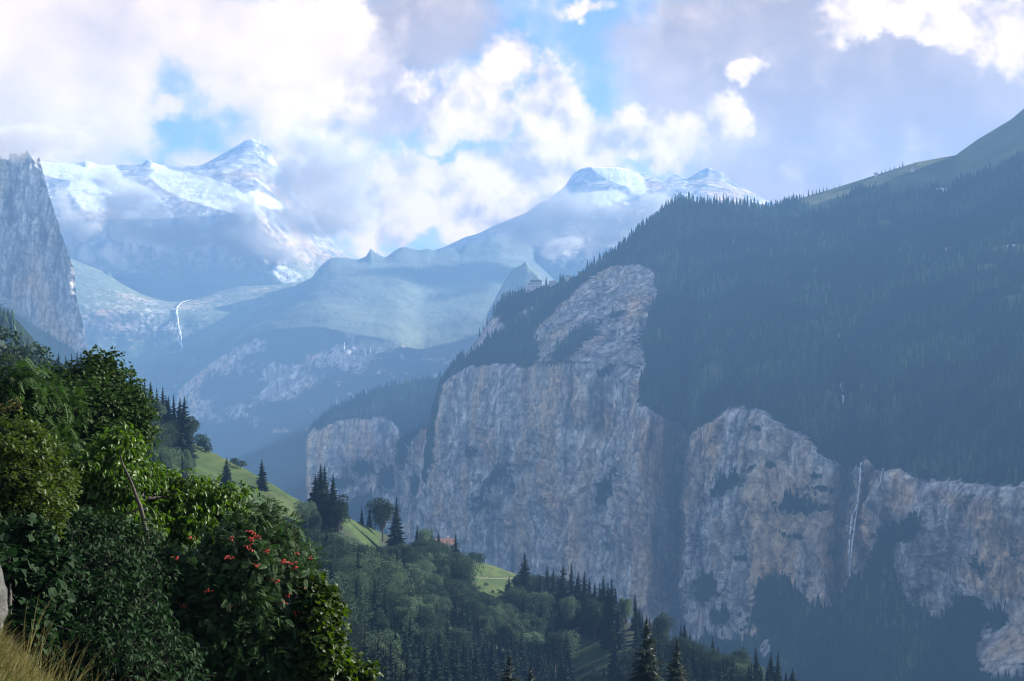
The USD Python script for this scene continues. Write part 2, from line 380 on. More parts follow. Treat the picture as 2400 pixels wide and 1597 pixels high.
fiss = ridged(np.stack([(V[..., 0] * .375 - V[..., 1] * .927) / 34, V[..., 2] / 330, V[..., 0] / 500], -1) + .35 * fbm(V / 90, 3, 13)[..., None], 5, 14)
lay = np.clip(fbm(V / 230, 3, 43) * 1.5 + .35, 0, 1)
d = face * (44 * big + 46 * (ribs - .5) + 34 * (fiss - .5) + 26 * (crag - .5) + lay * (4 * strata + 14 * (ledge - .55))) + slab * (22 * (ribs - .5) + 16 * (fiss - .5) + 12 * (crag - .5) + 10 * strata + 12 * (ledge - .5))


def blocks(u, w, cu, cw, seed, warp):
    """Rock broken into upright plates: one random step per irregular cell."""
    rng = np.random.default_rng(seed)
    u, w = u + warp * cu, w + np.roll(warp, 7, 0) * cw
    n = int(np.ptp(u) / cu * np.ptp(w) / cw)
    pts = np.stack([rng.uniform(u.min(), u.max(), n) / cu, rng.uniform(w.min(), w.max(), n) / cw], 1)
    return rng.random(n)[cKDTree(pts).query(np.stack([u.ravel() / cu, w.ravel() / cw], 1))[1]].reshape(u.shape)


along = V[..., 1] * .927 - V[..., 0] * .375
wob = fbm(V / 40, 4, 15) * .5
d += (face + .6 * slab) * (26 * (blocks(along, V[..., 2] + .2 * V[..., 0], 75, 120, 16, wob) - .5) + 13 * (blocks(along, V[..., 2] + .3 * V[..., 0], 30, 42, 17, wob) - .5) + 6 * (blocks(along, V[..., 2], 13, 17, 18, wob) - .5))
d += edge * (1 - face) * (14 * fbm(V / 160, 4, 51) + 5 * fbm(V / 40, 3, 52))
WALL = V + out * d[..., None]
wall_px, wall_py = pix(WALL)

ROCKS = [[(985, 1250), (1008, 1100), (1018, 1000), (1033, 908), (1060, 882), (1085, 866), (1130, 852), (1180, 862), (1240, 860), (1265, 842), (1255, 790), (1275, 750), (1300, 722), (1340, 690), (1375, 660), (1410, 635), (1440, 622), (1500, 622),
          (1530, 640), (1537, 700), (1512, 740), (1507, 760), (1492, 800), (1512, 850), (1502, 900), (1490, 950), (1530, 960), (1560, 982), (1600, 1000), (1615, 1022), (1632, 1000), (1660, 988), (1710, 962), (1745, 952), (1790, 968), (1850, 1008), (1915, 1032),
          (1915, 1062), (1960, 1084), (2010, 1097), (2024, 1063), (2042, 1092), (2060, 1110), (2110, 1095), (2135, 1112), (2170, 1132), (2215, 1122), (2260, 1126), (2330, 1136), (2420, 1140), (2420, 1500), (2390, 1450), (2355, 1432), (2322, 1442), (2290, 1402),
          (2262, 1394), (2236, 1430), (2190, 1456), (2168, 1432), (2120, 1410), (2100, 1330), (2085, 1272), (2042, 1288), (2030, 1340), (2000, 1382), (1950, 1426), (1912, 1430), (1890, 1402), (1855, 1372), (1800, 1352), (1770, 1380), (1762, 1440),
          (1792, 1492), (1740, 1512), (1650, 1482), (1600, 1600), (1000, 1600)],
         [(1130, 745), (1150, 742), (1172, 740), (1182, 770), (1150, 795), (1112, 825), (1085, 852), (1058, 868), (1075, 845), (1105, 800)],
         [(1212, 742), (1240, 715), (1246, 722), (1220, 752)],
         [(2300, 1462), (2342, 1482), (2400, 1395), (2420, 1380), (2420, 1600), (2332, 1600), (2292, 1540)],
         [(1790, 1502), (1815, 1515), (1800, 1550), (1770, 1560)]]
BUSH = [(1105, 1062, 16, 12, 0), (1165, 1118, 42, 16, -.7), (1415, 1150, 18, 36, .2), (1440, 1105, 9, 16, .3), (1700, 1140, 62, 13, -.6), (1855, 1182, 46, 17, -.15), (1900, 1190, 40, 8, .1), (1655, 1380, 34, 30, 0), (1690, 1445, 26, 18, .2),
        (2115, 1245, 55, 20, -.35), (2080, 1262, 22, 20, 0), (1730, 1310, 16, 9, 0), (1345, 803, 75, 13, -.62), (1430, 868, 34, 10, -.5), (1440, 742, 50, 6, -.45), (1320, 835, 40, 8, -.5), (1760, 1000, 40, 5, -.25), (1900, 1120, 24, 6, -.1), (1925, 1145, 30, 5, 0), (1760, 1465, 10, 16, .3),
        (1840, 1420, 20, 20, 0), (1130, 1180, 16, 24, .2), (1270, 1180, 8, 20, 0), (1250, 1060, 16, 8, 0), (1950, 1300, 16, 7, 0), (1865, 1255, 24, 7, .2), (1810, 1090, 10, 7, 0), (2290, 1330, 30, 5, .9), (1600, 1240, 6, 30, .1), (2140, 1390, 10, 14, .2)]
MEADOWS = [[(2420, 240), (2400, 250), (2290, 320), (2240, 358), (2150, 374), (2080, 392), (2010, 415), (1900, 440), (1868, 482), (1900, 492), (1935, 502), (1968, 474), (2000, 446), (2100, 449), (2160, 452), (2215, 440), (2290, 415), (2345, 395), (2420, 372)],
           [(2060, 512), (2098, 518), (2101, 536), (2120, 540), (2130, 548), (2062, 540)],
           [(2280, 578), (2370, 572), (2420, 574), (2420, 590), (2330, 592)], [(2235, 640), (2340, 618), (2345, 626), (2240, 652)], [(2350, 700), (2400, 690), (2400, 715), (2360, 718)]]
rock = np.zeros(wall_px.shape)
wx, wy = wall_px + 16 * fbm(WALL / 70, 5, 61), wall_py + 15 * fbm(WALL / 50, 5, 62)
for poly in ROCKS:
    rock = np.maximum(rock, inside(poly, wx, wy))
rock[:, :18] = np.maximum(rock[:, :18], (part[:, :18] > 2) & (part[:, :18] < 3.3))
rock *= (part > 1.02) & (part < 3.35)
veg = 1 - rock
BWX, BWY = 26 * fbm(WALL / 45, 5, 65), 20 * fbm(WALL / 36, 5, 66)
for x, y, rx, ry, r in BUSH:
    dx, dy = wall_px - x + BWX, wall_py - y + BWY
    u, v = dx * math.cos(r) + dy * math.sin(r), -dx * math.sin(r) + dy * math.cos(r)
    veg = np.maximum(veg, np.clip(1.15 - .62 * np.hypot(u / rx, v / ry), 0, 1))
grass = np.zeros(wall_px.shape)
for poly in MEADOWS:
    grass = np.maximum(grass, inside(poly, wx, wy))
grass *= part < 2
lawn = np.clip(fbm(WALL / [260, 260, 130], 4, 71) * 2.2 - .75, 0, .6) * (part < 1.9)
grass = np.maximum(grass, lawn * (1 - rock))
from scipy.ndimage import gaussian_filter
veg_s = gaussian_filter(veg, 2.2)
g = mesh('cliff_mountain', (WALL.reshape(-1, 3), grid_faces(*WALL.shape[:2])), ROCK, smooth=True, kind='structure')
STAINS = [[(1596, 1008), (1622, 1008), (1618, 1080), (1612, 1160), (1600, 1235), (1566, 1400), (1530, 1450), (1508, 1440), (1536, 1330), (1556, 1250), (1572, 1150), (1590, 1060)], [(1480, 1200), (1500, 1180), (1512, 1260), (1500, 1330), (1484, 1290)],
          [(2010, 1075), (2020, 1075), (2012, 1150), (2000, 1230), (1990, 1350), (1962, 1420), (1922, 1425), (1948, 1310), (1962, 1220), (1990, 1150)], [(2060, 1112), (2078, 1140), (2086, 1180), (2074, 1270), (2044, 1300), (2046, 1210), (2058, 1160)],
          [(2148, 1240), (2205, 1245), (2210, 1330), (2190, 1400), (2150, 1400), (2138, 1320)], [(2225, 1260), (2240, 1265), (2232, 1370), (2218, 1360)], [(2345, 1180), (2352, 1270), (2345, 1300), (2336, 1240)], [(1225, 865), (1236, 862), (1240, 1010), (1228, 1000)], [(1330, 900), (1345, 905), (1350, 1000), (1338, 1010)]]
TANS = [[(1480, 985), (1580, 1000), (1592, 1060), (1560, 1160), (1520, 1170), (1495, 1090)], [(1625, 1010), (1690, 990), (1680, 1080), (1650, 1180), (1610, 1210), (1622, 1100)], [(1596, 1220), (1612, 1230), (1580, 1380), (1548, 1440), (1560, 1360)], [(2090, 1110), (2140, 1120), (2150, 1180), (2100, 1230), (2080, 1230), (2086, 1160)],
        [(2180, 1150), (2330, 1170), (2400, 1270), (2390, 1400), (2300, 1400), (2240, 1360), (2300, 1270), (2230, 1200)], [(2020, 1200), (2046, 1200), (2040, 1290), (1998, 1350), (2000, 1280)], [(1320, 880), (1370, 880), (1366, 990), (1330, 980)], [(1380, 960), (1440, 930), (1450, 1020), (1400, 1040)], [(1120, 1000), (1160, 990), (1170, 1080), (1140, 1090)], [(1460, 690), (1510, 680), (1500, 760), (1470, 770)], [(1795, 1330), (1830, 1340), (1820, 1370), (1790, 1360)]]
sx_, sy_ = wall_px + 9 * fbm(WALL / 40, 5, 81), wall_py + 30 * fbm(WALL / 60, 4, 82)
for nm, polys, sg in (('wet', STAINS, 2.0), ('tan', TANS, 5.0)):
    m = np.zeros(wall_px.shape)
    for poly in polys:
        m = np.maximum(m, inside(poly, sx_, sy_))
    primvar(g, nm, (gaussian_filter(m, sg) * np.clip(1 + .8 * fbm(WALL / [14, 14, 90], 3, 83), .3, 1)).ravel())
primvar(g, 'veg', veg_s.ravel())
primvar(g, 'grass', grass.ravel())


def on_grid(P, PX, PY, px, py):
    """The front surface point shown at each pixel: nearest vertices of a laid-out surface."""
    t = cKDTree(np.stack([PX.ravel(), PY.ravel()], 1))
    _, i = t.query(np.stack([np.ravel(px), np.ravel(py)], 1), k=6)
    c = P.reshape(-1, 3)[i]
    return c[np.arange(len(c)), c[..., 1].argmin(1)]


# ------------------------------------------------------------------ the further cliff spur
def column_mountain(name, cols, top, y_top, rim_, y_rim_, foot_, y_foot_, base_z, mat, amps, seeds, counts=(80, 90, 30), back_run=500, scale=1.0):
    a, b, c = at(cols, top(cols), y_top(cols)), at(cols, rim_(cols), y_rim_(cols)), at(cols, foot_(cols), y_foot_(cols))
    e = c.copy()
    e[:, 1] -= np.maximum(c[:, 2] - base_z, 5) * .9
    e[:, 2] = base_z
    bk = a.copy()
    bk[:, 1] += back_run
    bk[:, 2] -= back_run * .45
    from scipy.ndimage import gaussian_filter1d
    a_s = np.stack([gaussian_filter1d(a[:, j], 18, mode='nearest') for j in range(3)], 1)
    rows, part = [], []
    for p, q, k, w in ((bk, a, 8, 0), (a, b, counts[0], 1), (b, c, counts[1], 2), (c, e, counts[2], 3)):
        for t in np.linspace(0, 1, k, endpoint=False):
            rows.append(p + (q - p) * t if w != 1 else a_s + (q - a_s) * t + (a - a_s) * (1 - t) ** 12)
            part.append(np.full(len(cols), w + t))
    P, part = np.array(rows), np.array(part)
    fc = ((part > 2) & (part < 3)) * np.clip(1 - np.abs(part - 2.5) * 2, 0, 1) ** .4
    ed = np.clip((part - 1) * 6, 0, 1) * (part >= 1)
    s = scale
    d = fc * amps[0] * (.8 * fbm(P / (s * np.array([170, 170, 420])), 4, seeds) + 1.0 * (ridged(P / (s * np.array([70, 70, 330])), 4, seeds + 7) - .5) + .45 * (ridged(P / (s * 26), 3, seeds + 17) - .5))
    d = d + ed * (1 - fc) * amps[1] * (.8 * fbm(P / (s * np.array([230, 230, 230])), 6, seeds + 27) + .55 * (ridged(P / (s * np.array([120, 120, 120])), 5, seeds + 37) - .5))
    return P + np.array([-.35, -.93, .12]) * d[..., None], part


SPUR_TOP = line([(724, 1012), (735, 1000), (748, 985), (770, 970), (805, 948), (850, 930), (900, 908), (960, 897), (1000, 893), (1040, 880), (1100, 850), (1200, 830)])
SPUR_RIM = line([(724, 1018), (740, 1006), (790, 985), (840, 978), (890, 975), (930, 990), (985, 1004), (1030, 990), (1100, 980), (1200, 980)])
ccols = np.concatenate([np.arange(724, 1120, 1.6), [1150, 1200]])
SPUR, spart = column_mountain('cliff_spur', ccols, SPUR_TOP, curve([(724, 5150), (900, 5250), (1040, 5350), (1200, 5500)]), SPUR_RIM, curve([(724, 5080), (780, 4950), (900, 4950), (1000, 4900), (1200, 4850)]),
                              line([(724, 1250), (800, 1225), (900, 1265), (1000, 1300), (1200, 1320)]), curve([(724, 4980), (780, 4850), (900, 4820), (1200, 4700)]), FLOOR - 3, ROCK, (46, 16), 100)
turn = []
for k in range(8):
    e = SPUR[:, :1].copy()
    e[..., 1] += 1500 * ((8 - k) / 8) ** 1.3
    e[..., 0] -= 185 * ((8 - k) / 8) ** 1.3
    turn.append(e)
SPUR = np.concatenate(turn + [SPUR], 1)
spart = np.concatenate([spart[:, :1]] * 8 + [spart], 1)
sp_px, sp_py = pix(SPUR)
wy = sp_py + 14 * fbm(SPUR / 70, 5, 161)
wx = sp_px + 6 * fbm(SPUR / 90, 4, 162)
srock = inside([(700, 1030), (738, 1004), (762, 1000), (790, 985), (840, 980), (890, 978), (925, 992), (958, 1045), (985, 1004), (1030, 985), (1030, 1330), (930, 1330), (890, 1200), (870, 1155), (820, 1170), (795, 1215), (700, 1215)], wx, wy) * 1.0
srock[:, :12] = np.maximum(srock[:, :12], (spart[:, :12] > 2) & (spart[:, :12] < 3.1))
sveg = 1 - srock * (spart > 1.2)
for x, y, rx, ry, r in ((850, 1100, 30, 16, .3), (905, 1120, 20, 30, .2), (940, 1060, 14, 34, .1), (800, 1130, 30, 10, .2), (975, 1140, 14, 24, .2)):
    dx, dy = wx - x, wy - y
    sveg = np.maximum(sveg, np.clip(1.15 - .62 * np.hypot(dx / rx, dy / ry), 0, 1))
g = mesh('cliff_spur', (SPUR.reshape(-1, 3), grid_faces(*SPUR.shape[:2])), ROCK, smooth=True, kind='structure')
primvar(g, 'veg', gaussian_filter(sveg, 1.6).ravel())
primvar(g, 'grass', np.zeros(sveg.size))

# ------------------------------------------------------------------ the high mountain closing the valley, with its rock tooth
C_TOP = line([(380, 945), (405, 905), (440, 870), (480, 838), (530, 795), (600, 738), (650, 702), (700, 666), (732, 650), (748, 628), (758, 618), (775, 606), (790, 603), (815, 606), (840, 609), (858, 601), (866, 588), (869, 582), (876, 590), (892, 599), (903, 604), (915, 596), (925, 588), (940, 580), (955, 580),
             (970, 585), (985, 587), (1003, 583), (1020, 588), (1050, 582), (1062, 582), (1078, 586), (1090, 572), (1105, 568), (1130, 566), (1150, 558), (1175, 552), (1200, 556), (1240, 575), (1300, 640), (1400, 720), (1500, 800)])
C_RIM = curve([(380, 960), (440, 900), (530, 830), (600, 780), (680, 770), (740, 768), (860, 790), (930, 800), (1000, 840), (1100, 830), (1500, 900)])
C_FOOT = curve([(380, 980), (440, 1010), (600, 1010), (740, 1000), (860, 980), (1000, 960), (1500, 1000)])
ccols = np.arange(380, 1500, 3.0)
CM, cpart = column_mountain('valley_head_mountain', ccols, C_TOP, curve([(380, 8000), (500, 8000), (700, 8400), (900, 8900), (1200, 9300), (1500, 9300)]), C_RIM, curve([(380, 7800), (500, 7400), (700, 7100), (900, 7000), (1200, 7000), (1500, 7000)]),
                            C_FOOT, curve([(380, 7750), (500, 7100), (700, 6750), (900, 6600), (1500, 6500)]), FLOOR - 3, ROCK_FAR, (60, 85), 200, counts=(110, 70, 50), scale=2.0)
cx, cy = pix(CM)
craw = (fbm(CM / [260, 260, 120], 4, 260) * 1.6 + .35) * ((cpart > 2) & (cpart < 3.05))
cveg = np.clip(1 - np.clip(craw, 0, 1), 0, 1)
craw2 = np.clip(ridged(CM / [220, 220, 500], 4, 263) * 2.0 - 1.5, 0, .6) * (cpart < 2) * np.clip((700 - cy) / 90, 0, 1)
cveg = np.clip(cveg - craw2, 0, 1)
cgrass = np.clip(fbm(CM / [500, 500, 240], 4, 262) * 1.5 + .45, 0, 1) * (cpart < 2) * np.clip((cy - 600) / 40, .3, 1)
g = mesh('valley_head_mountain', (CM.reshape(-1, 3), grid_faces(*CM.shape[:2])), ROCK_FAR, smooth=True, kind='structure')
primvar(g, 'veg', cveg.ravel())
primvar(g, 'grass', cgrass.ravel())
# the lower peak standing in front of the cloud, right of it
K_TOP = line([(1140, 740), (1165, 690), (1185, 655), (1200, 632), (1222, 622), (1232, 612), (1240, 624), (1262, 640), (1272, 665), (1290, 700), (1330, 760)])
ccols = np.arange(1140, 1331, 3.0)
KM, kpart = column_mountain('side_peak', ccols, K_TOP, curve([(1140, 6900), (1330, 6900)]), line([(1140, 800), (1330, 800)]), curve([(1140, 6600), (1330, 6600)]), line([(1140, 900), (1330, 900)]), curve([(1140, 6400), (1330, 6400)]), FLOOR - 3, ROCK_FAR, (20, 24), 280, counts=(40, 30, 10), scale=2.0)
g = mesh('side_peak', (KM.reshape(-1, 3), grid_faces(*KM.shape[:2])), ROCK_FAR, smooth=True, kind='structure')
primvar(g, 'veg', np.full(KM[..., 0].size, .75))
primvar(g, 'grass', np.full(KM[..., 0].size, .6))

# ------------------------------------------------------------------ the head of the valley: grassy shoulder, and the snow range above it
S_TOP = line([(60, 560), (150, 600), (250, 640), (330, 690), (400, 722), (440, 712), (500, 687), (560, 672), (640, 668), (700, 662), (760, 655), (850, 660)])
ccols = np.arange(60, 850, 4.0)
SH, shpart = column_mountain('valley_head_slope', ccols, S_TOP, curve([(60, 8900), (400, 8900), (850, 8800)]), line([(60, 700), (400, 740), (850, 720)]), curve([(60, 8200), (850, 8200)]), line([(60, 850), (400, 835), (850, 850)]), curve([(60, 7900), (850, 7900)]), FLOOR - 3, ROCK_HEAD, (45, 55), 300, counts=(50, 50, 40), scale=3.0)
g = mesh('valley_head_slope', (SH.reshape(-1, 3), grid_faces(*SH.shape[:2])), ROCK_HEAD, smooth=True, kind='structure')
primvar(g, 'veg', np.clip(.72 - .9 * np.clip(fbm(SH / [500, 500, 160], 5, 360), 0, 1), 0, 1).ravel())
primvar(g, 'grass', np.clip(.6 + fbm(SH / 600, 4, 361), 0, 1).ravel())

D_TOP = line([(40, 372), (120, 382), (180, 380), (205, 378), (235, 388), (290, 386), (330, 388), (346, 374), (370, 384), (420, 392), (470, 390), (495, 376), (520, 362), (545, 348), (575, 330), (592, 326), (612, 332), (628, 346), (645, 380), (668, 410), (690, 450), (715, 480), (740, 520), (775, 560), (805, 600), (850, 640), (940, 620), (1000, 592), (1040, 580), (1090, 556), (1120, 548), (1160, 528), (1200, 512), (1232, 500), (1262, 478), (1285, 470), (1305, 452),
             (1325, 436), (1342, 408), (1362, 396), (1385, 391), (1420, 392), (1450, 393), (1490, 402), (1530, 416), (1560, 425), (1572, 412), (1590, 408), (1610, 420), (1640, 402), (1660, 392), (1690, 404), (1740, 440), (1820, 480)])
ccols = np.arange(40, 1820, 4.0)
DM, dpart = column_mountain('snow_range', ccols, D_TOP, curve([(40, 10500), (300, 10500), (600, 10700), (900, 10500), (1400, 10700), (1820, 10500)]), line([(40, 520), (600, 500), (690, 600), (740, 660), (1000, 680), (1240, 640), (1310, 580), (1820, 560)]), curve([(40, 9200), (600, 9200), (1820, 9200)]),
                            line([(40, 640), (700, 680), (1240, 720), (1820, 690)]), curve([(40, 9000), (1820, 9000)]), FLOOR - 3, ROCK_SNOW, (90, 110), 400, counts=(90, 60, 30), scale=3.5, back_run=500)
dx, dy = pix(DM)
snow = np.full(dx.shape, .10)
for x, y, rx, ry, r, w in ((330, 480, 130, 60, .5, .5), (480, 450, 140, 34, .33, .75), (380, 400, 40, 14, .5, .55), (245, 400, 50, 24, .7, .75), (150, 400, 70, 20, .2, .6), (210, 460, 70, 40, .8, .5), (600, 355, 26, 50, -.2, .4), (550, 390, 50, 16, -.4, .5), (620, 470, 50, 14, .4, .6),
                           (680, 650, 70, 30, .5, .5), (600, 625, 40, 12, .1, .4), (1440, 405, 60, 24, .45, .65), (1410, 450, 80, 30, .3, .4), (1490, 430, 36, 26, .6, .5), (1400, 470, 60, 16, .4, .45), (1370, 420, 40, 20, .3, .2)):
    a, b = dx - x, dy - y
    u, v = a * math.cos(r) + b * math.sin(r), -a * math.sin(r) + b * math.cos(r)
    snow = np.maximum(snow, w * np.clip(1.6 - np.hypot(u / rx, v / ry), 0, 1) + .05)
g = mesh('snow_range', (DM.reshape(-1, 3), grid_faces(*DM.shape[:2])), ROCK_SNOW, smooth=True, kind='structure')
primvar(g, 'veg', np.clip((dy - 560) / 120, 0, .8).ravel())
primvar(g, 'grass', np.full(dx.size, .7))
primvar(g, 'snow', snow.ravel())

# ------------------------------------------------------------------ the rock pillar on the left, its top in cloud
E_EDGE = line([(150, 70), (260, 78), (370, 94), (420, 106), (460, 117), (500, 128), (532, 140), (545, 143), (572, 152), (610, 165), (628, 172), (650, 176), (690, 179), (740, 190), (790, 201), (812, 206), (840, 216), (880, 235), (960, 275)])
pys = np.concatenate([np.arange(352.0, 880, 2.4), np.arange(885.0, 1300, 12)])
us = np.concatenate([np.linspace(0, 1, 190), 1 + np.linspace(.05, 1, 24)])
PX, PY = np.zeros((len(pys), len(us))), np.zeros((len(pys), len(us)))
YY = np.zeros_like(PX)
for i, py in enumerate(pys):
    e = float(E_EDGE(py)) if py < 960 else 275 + (py - 960) * .4
    f = np.minimum(us, 1)
    PX[i] = -620 + (e + 620) * f - 110 * np.clip(us - 1, 0, 1)
    YY[i] = 4900 - 420 * f - (py - 700) * .25 + 0 * f + 1500 * np.clip(us - 1, 0, 1)
    PY[i] = np.maximum(py, 366 + 13 * np.sin(PX[i] * .13) * np.sin(PX[i] * .05 + 1) + 4 * np.sin(PX[i] * .47))
E0 = at(PX, PY, YY)
fade = np.clip((us - .2) * 3, 0, 1)
d = 38 * fbm(E0 / [150, 150, 420], 4, 501) + 40 * (ridged(E0 / [80, 80, 420], 5, 502) - .5) + 14 * (ridged(E0 / 28, 4, 503) - .5) + 20 * (ridged(np.stack([(E0[..., 2] - .9 * E0[..., 0]) / 90, E0[..., 0] / 900, E0[..., 1] / 900], -1), 4, 504) - .5)
d = d - 20 * np.clip((us - .9) / .1, 0, 1)
EM = E0 + np.array([.35, -.93, 0]) * d[..., None]
ex, ey = pix(EM)
talus = np.clip((ey - (640 + 1.15 * ex)) / 60, 0, 1) * (fbm(EM / [200, 200, 200], 4, 505) * .8 + .5)
eveg = np.clip(talus, 0, 1)
eveg = np.maximum(eveg, np.clip((ey - (700 + .62 * ex)) / 25, 0, 1))
for c0, c1 in ((0, 190), (189, len(us))):
    g = mesh('rock_pillar', (EM[:, c0:c1].reshape(-1, 3), grid_faces(*EM[:, c0:c1].shape[:2])[:, ::-1]), ROCK, smooth=True, kind='structure')
    primvar(g, 'veg', eveg[:, c0:c1].ravel())
    primvar(g, 'grass', np.full(eveg[:, c0:c1].size, .8))

# ------------------------------------------------------------------ wooded shoulder below the pillar
F_TOP = line([(-500, 480), (-100, 660), (0, 722), (45, 752), (75, 790), (105, 835), (140, 890), (200, 960), (300, 1060)])
fcols = np.arange(-500, 300, 5.0)
ft = at(fcols, F_TOP(fcols), np.full(len(fcols), 1600.0))
FM = np.array([ft + np.array([0, 700 * t - 500 * (t > 0) * 0, 0]) * 1.0 + np.array([0, 0, -420.0 * t]) for t in np.linspace(1, 0, 12)] +
              [ft + np.array([40.0 * t, -650 * t, -420.0 * t]) for t in np.linspace(.02, 1, 50)])
FM = FM + np.array([0, -.4, .9]) * (fbm(FM / 90, 4, 551) * 6)[..., None]
g = mesh('wooded_shoulder', (FM.reshape(-1, 3), grid_faces(*FM.shape[:2])), ROCK, smooth=True, kind='structure')
primvar(g, 'veg', np.ones(FM[..., 0].size))
primvar(g, 'grass', np.zeros(FM[..., 0].size))

# ------------------------------------------------------------------ the near hillside we stand on
SH_PY = curve([(-1400, 330), (-500, 600), (0, 800), (100, 862), (200, 915), (265, 945), (340, 985), (400, 1012), (440, 1031), (500, 1060), (560, 1090), (640, 1134), (715, 1178), (770, 1197), (800, 1205), (850, 1227), (930, 1262), (1000, 1290), (1060, 1300), (1095, 1307), (1150, 1322), (1210, 1345),
               (1250, 1368), (1300, 1392), (1400, 1425), (1500, 1468), (1600, 1525), (1700, 1570), (1800, 1602), (1900, 1640), (2400, 1850), (3300, 2200)])
SH_Y = curve([(-1400, 420), (0, 620), (440, 700), (755, 650), (930, 720), (1090, 820), (1210, 850), (1500, 700), (1850, 600), (2400, 500), (3300, 420)])
SH_B = curve([(-1400, .10), (0, .20), (440, .24), (900, .30), (1300, .30), (1850, .22), (2600, .15), (3300, .10)])


def ground_pY(px, Y):
    """Height of the near hillside along the sight line px at depth Y."""
    px, Y = np.broadcast_arrays(np.asarray(px, float), np.asarray(Y, float))
    Ys, vs = SH_Y(px), (900 - SH_PY(px)) / FOC
    r = np.clip(Y / Ys, 0, 1)
    z = Y * (vs - SH_B(px) * (1 - r) ** 1.15) - 1.75 * np.exp(-Y / 6)
    x = (px - 1200) / FOC * Y
    p = np.stack([x, Y, 0 * x], -1)
    bump = fbm(p / 60, 3, 601) * np.clip(Y / 60, 0, 1) * 1.6 * np.clip((1 - r) * 6, 0, 1) + fbm(p / 2.5, 3, 602) * .12
    bank = .28 * np.exp(-((x + 3.0) / 1.3) ** 2 - ((Y - 7.5) / 2.3) ** 2)
    over = np.maximum(Y - Ys, 0)
    z = z + bank
    return z + bump - over * .35 - np.minimum(over, 400) ** 2 * .002


def ground(x, y):
    x, y = np.broadcast_arrays(np.asarray(x, float), np.maximum(np.asarray(y, float), .5))
    return ground_pY(1200 + FOC * x / y, y)


gy = np.concatenate([np.geomspace(2.4, 60, 90), np.linspace(62, 860, 230), np.linspace(866, 1500, 30)])
gpx = np.concatenate([np.linspace(-1400, -60, 60), np.linspace(-50, 2450, 420), np.linspace(2470, 3300, 40)])
GP, GY = np.meshgrid(gpx, gy)
GX = (GP - 1200) / FOC * GY
HILL = np.stack([GX, GY, np.maximum(ground_pY(GP, GY), FLOOR - 2)], -1)
hx, hy = pix(HILL)
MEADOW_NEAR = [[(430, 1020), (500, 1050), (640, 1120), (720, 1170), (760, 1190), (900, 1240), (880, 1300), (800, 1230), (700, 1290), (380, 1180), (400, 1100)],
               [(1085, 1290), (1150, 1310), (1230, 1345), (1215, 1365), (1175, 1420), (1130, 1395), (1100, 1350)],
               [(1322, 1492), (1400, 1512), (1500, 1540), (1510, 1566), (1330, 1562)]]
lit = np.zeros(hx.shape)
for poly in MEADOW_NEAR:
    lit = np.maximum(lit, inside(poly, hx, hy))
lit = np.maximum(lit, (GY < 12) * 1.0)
hill_mat = material('hillside', {'g': ('geometry', {}), 'a': ('attribute', {'attribute': 'meadow'}), 'n': ('noise_texture', {'scale': .05, 'detail': 6.0, 'roughness': .6}), 'n2': ('noise_texture', {'scale': .6, 'detail': 5.0, 'roughness': .7}),
                                 'mt': ('mapping', {'scale': (.02, .02, .45)}), 'nt': ('noise_texture', {'scale': 1.0, 'detail': 3.0}),
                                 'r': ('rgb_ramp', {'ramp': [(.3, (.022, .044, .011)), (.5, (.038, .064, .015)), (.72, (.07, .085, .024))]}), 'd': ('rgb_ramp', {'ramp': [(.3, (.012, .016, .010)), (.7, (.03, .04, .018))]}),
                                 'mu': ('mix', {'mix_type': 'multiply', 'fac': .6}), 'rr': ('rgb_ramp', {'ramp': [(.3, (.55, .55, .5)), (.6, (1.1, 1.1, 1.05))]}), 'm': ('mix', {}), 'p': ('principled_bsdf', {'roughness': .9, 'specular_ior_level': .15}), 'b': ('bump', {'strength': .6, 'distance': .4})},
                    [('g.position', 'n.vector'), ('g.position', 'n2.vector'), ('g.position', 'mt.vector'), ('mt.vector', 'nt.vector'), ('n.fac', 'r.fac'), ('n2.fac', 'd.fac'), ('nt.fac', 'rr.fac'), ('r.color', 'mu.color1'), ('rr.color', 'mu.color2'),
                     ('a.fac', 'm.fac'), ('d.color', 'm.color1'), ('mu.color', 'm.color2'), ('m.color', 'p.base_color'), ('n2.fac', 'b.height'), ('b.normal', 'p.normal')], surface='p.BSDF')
near = trimesh.creation.box(bounds=[(-9, -9, -4), (9, 2.45, -1.78)])
nv = len(HILL.reshape(-1, 3))
hv = np.vstack([HILL.reshape(-1, 3), near.vertices])
hf = np.vstack([grid_faces(*HILL.shape[:2])[:, ::-1], near.faces + nv])
g = mesh('hillside', (hv, hf), hill_mat, smooth=True, kind='structure')
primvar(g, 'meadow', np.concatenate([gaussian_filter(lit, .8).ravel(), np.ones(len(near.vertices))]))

# ------------------------------------------------------------------ plants: builders
class Bag:
    """Collects triangles of one mesh."""

    def __init__(self):
        self.v, self.f, self.n = [], [], 0

    def add(self, v, f):
        v = np.asarray(v, float).reshape(-1, 3)
        self.v.append(v)
        self.f.append(np.asarray(f, int) + self.n)
        self.n += len(v)

    def stamp(self, tv, tf, pos, R, s):
        """Copies of a template at positions, turned by matrices (columns = axes), scaled."""
        pos, R, s = np.asarray(pos), np.asarray(R), np.broadcast_to(s, (len(pos),))
        v = np.einsum('nij,mj->nmi', R, tv) * s[:, None, None] + pos[:, None]
        f = np.asarray(tf)[None] + (np.arange(len(pos)) * len(tv))[:, None, None]
        self.add(v.reshape(-1, 3), f.reshape(-1, 3))

    def get(self):
        return np.vstack(self.v), np.vstack(self.f)


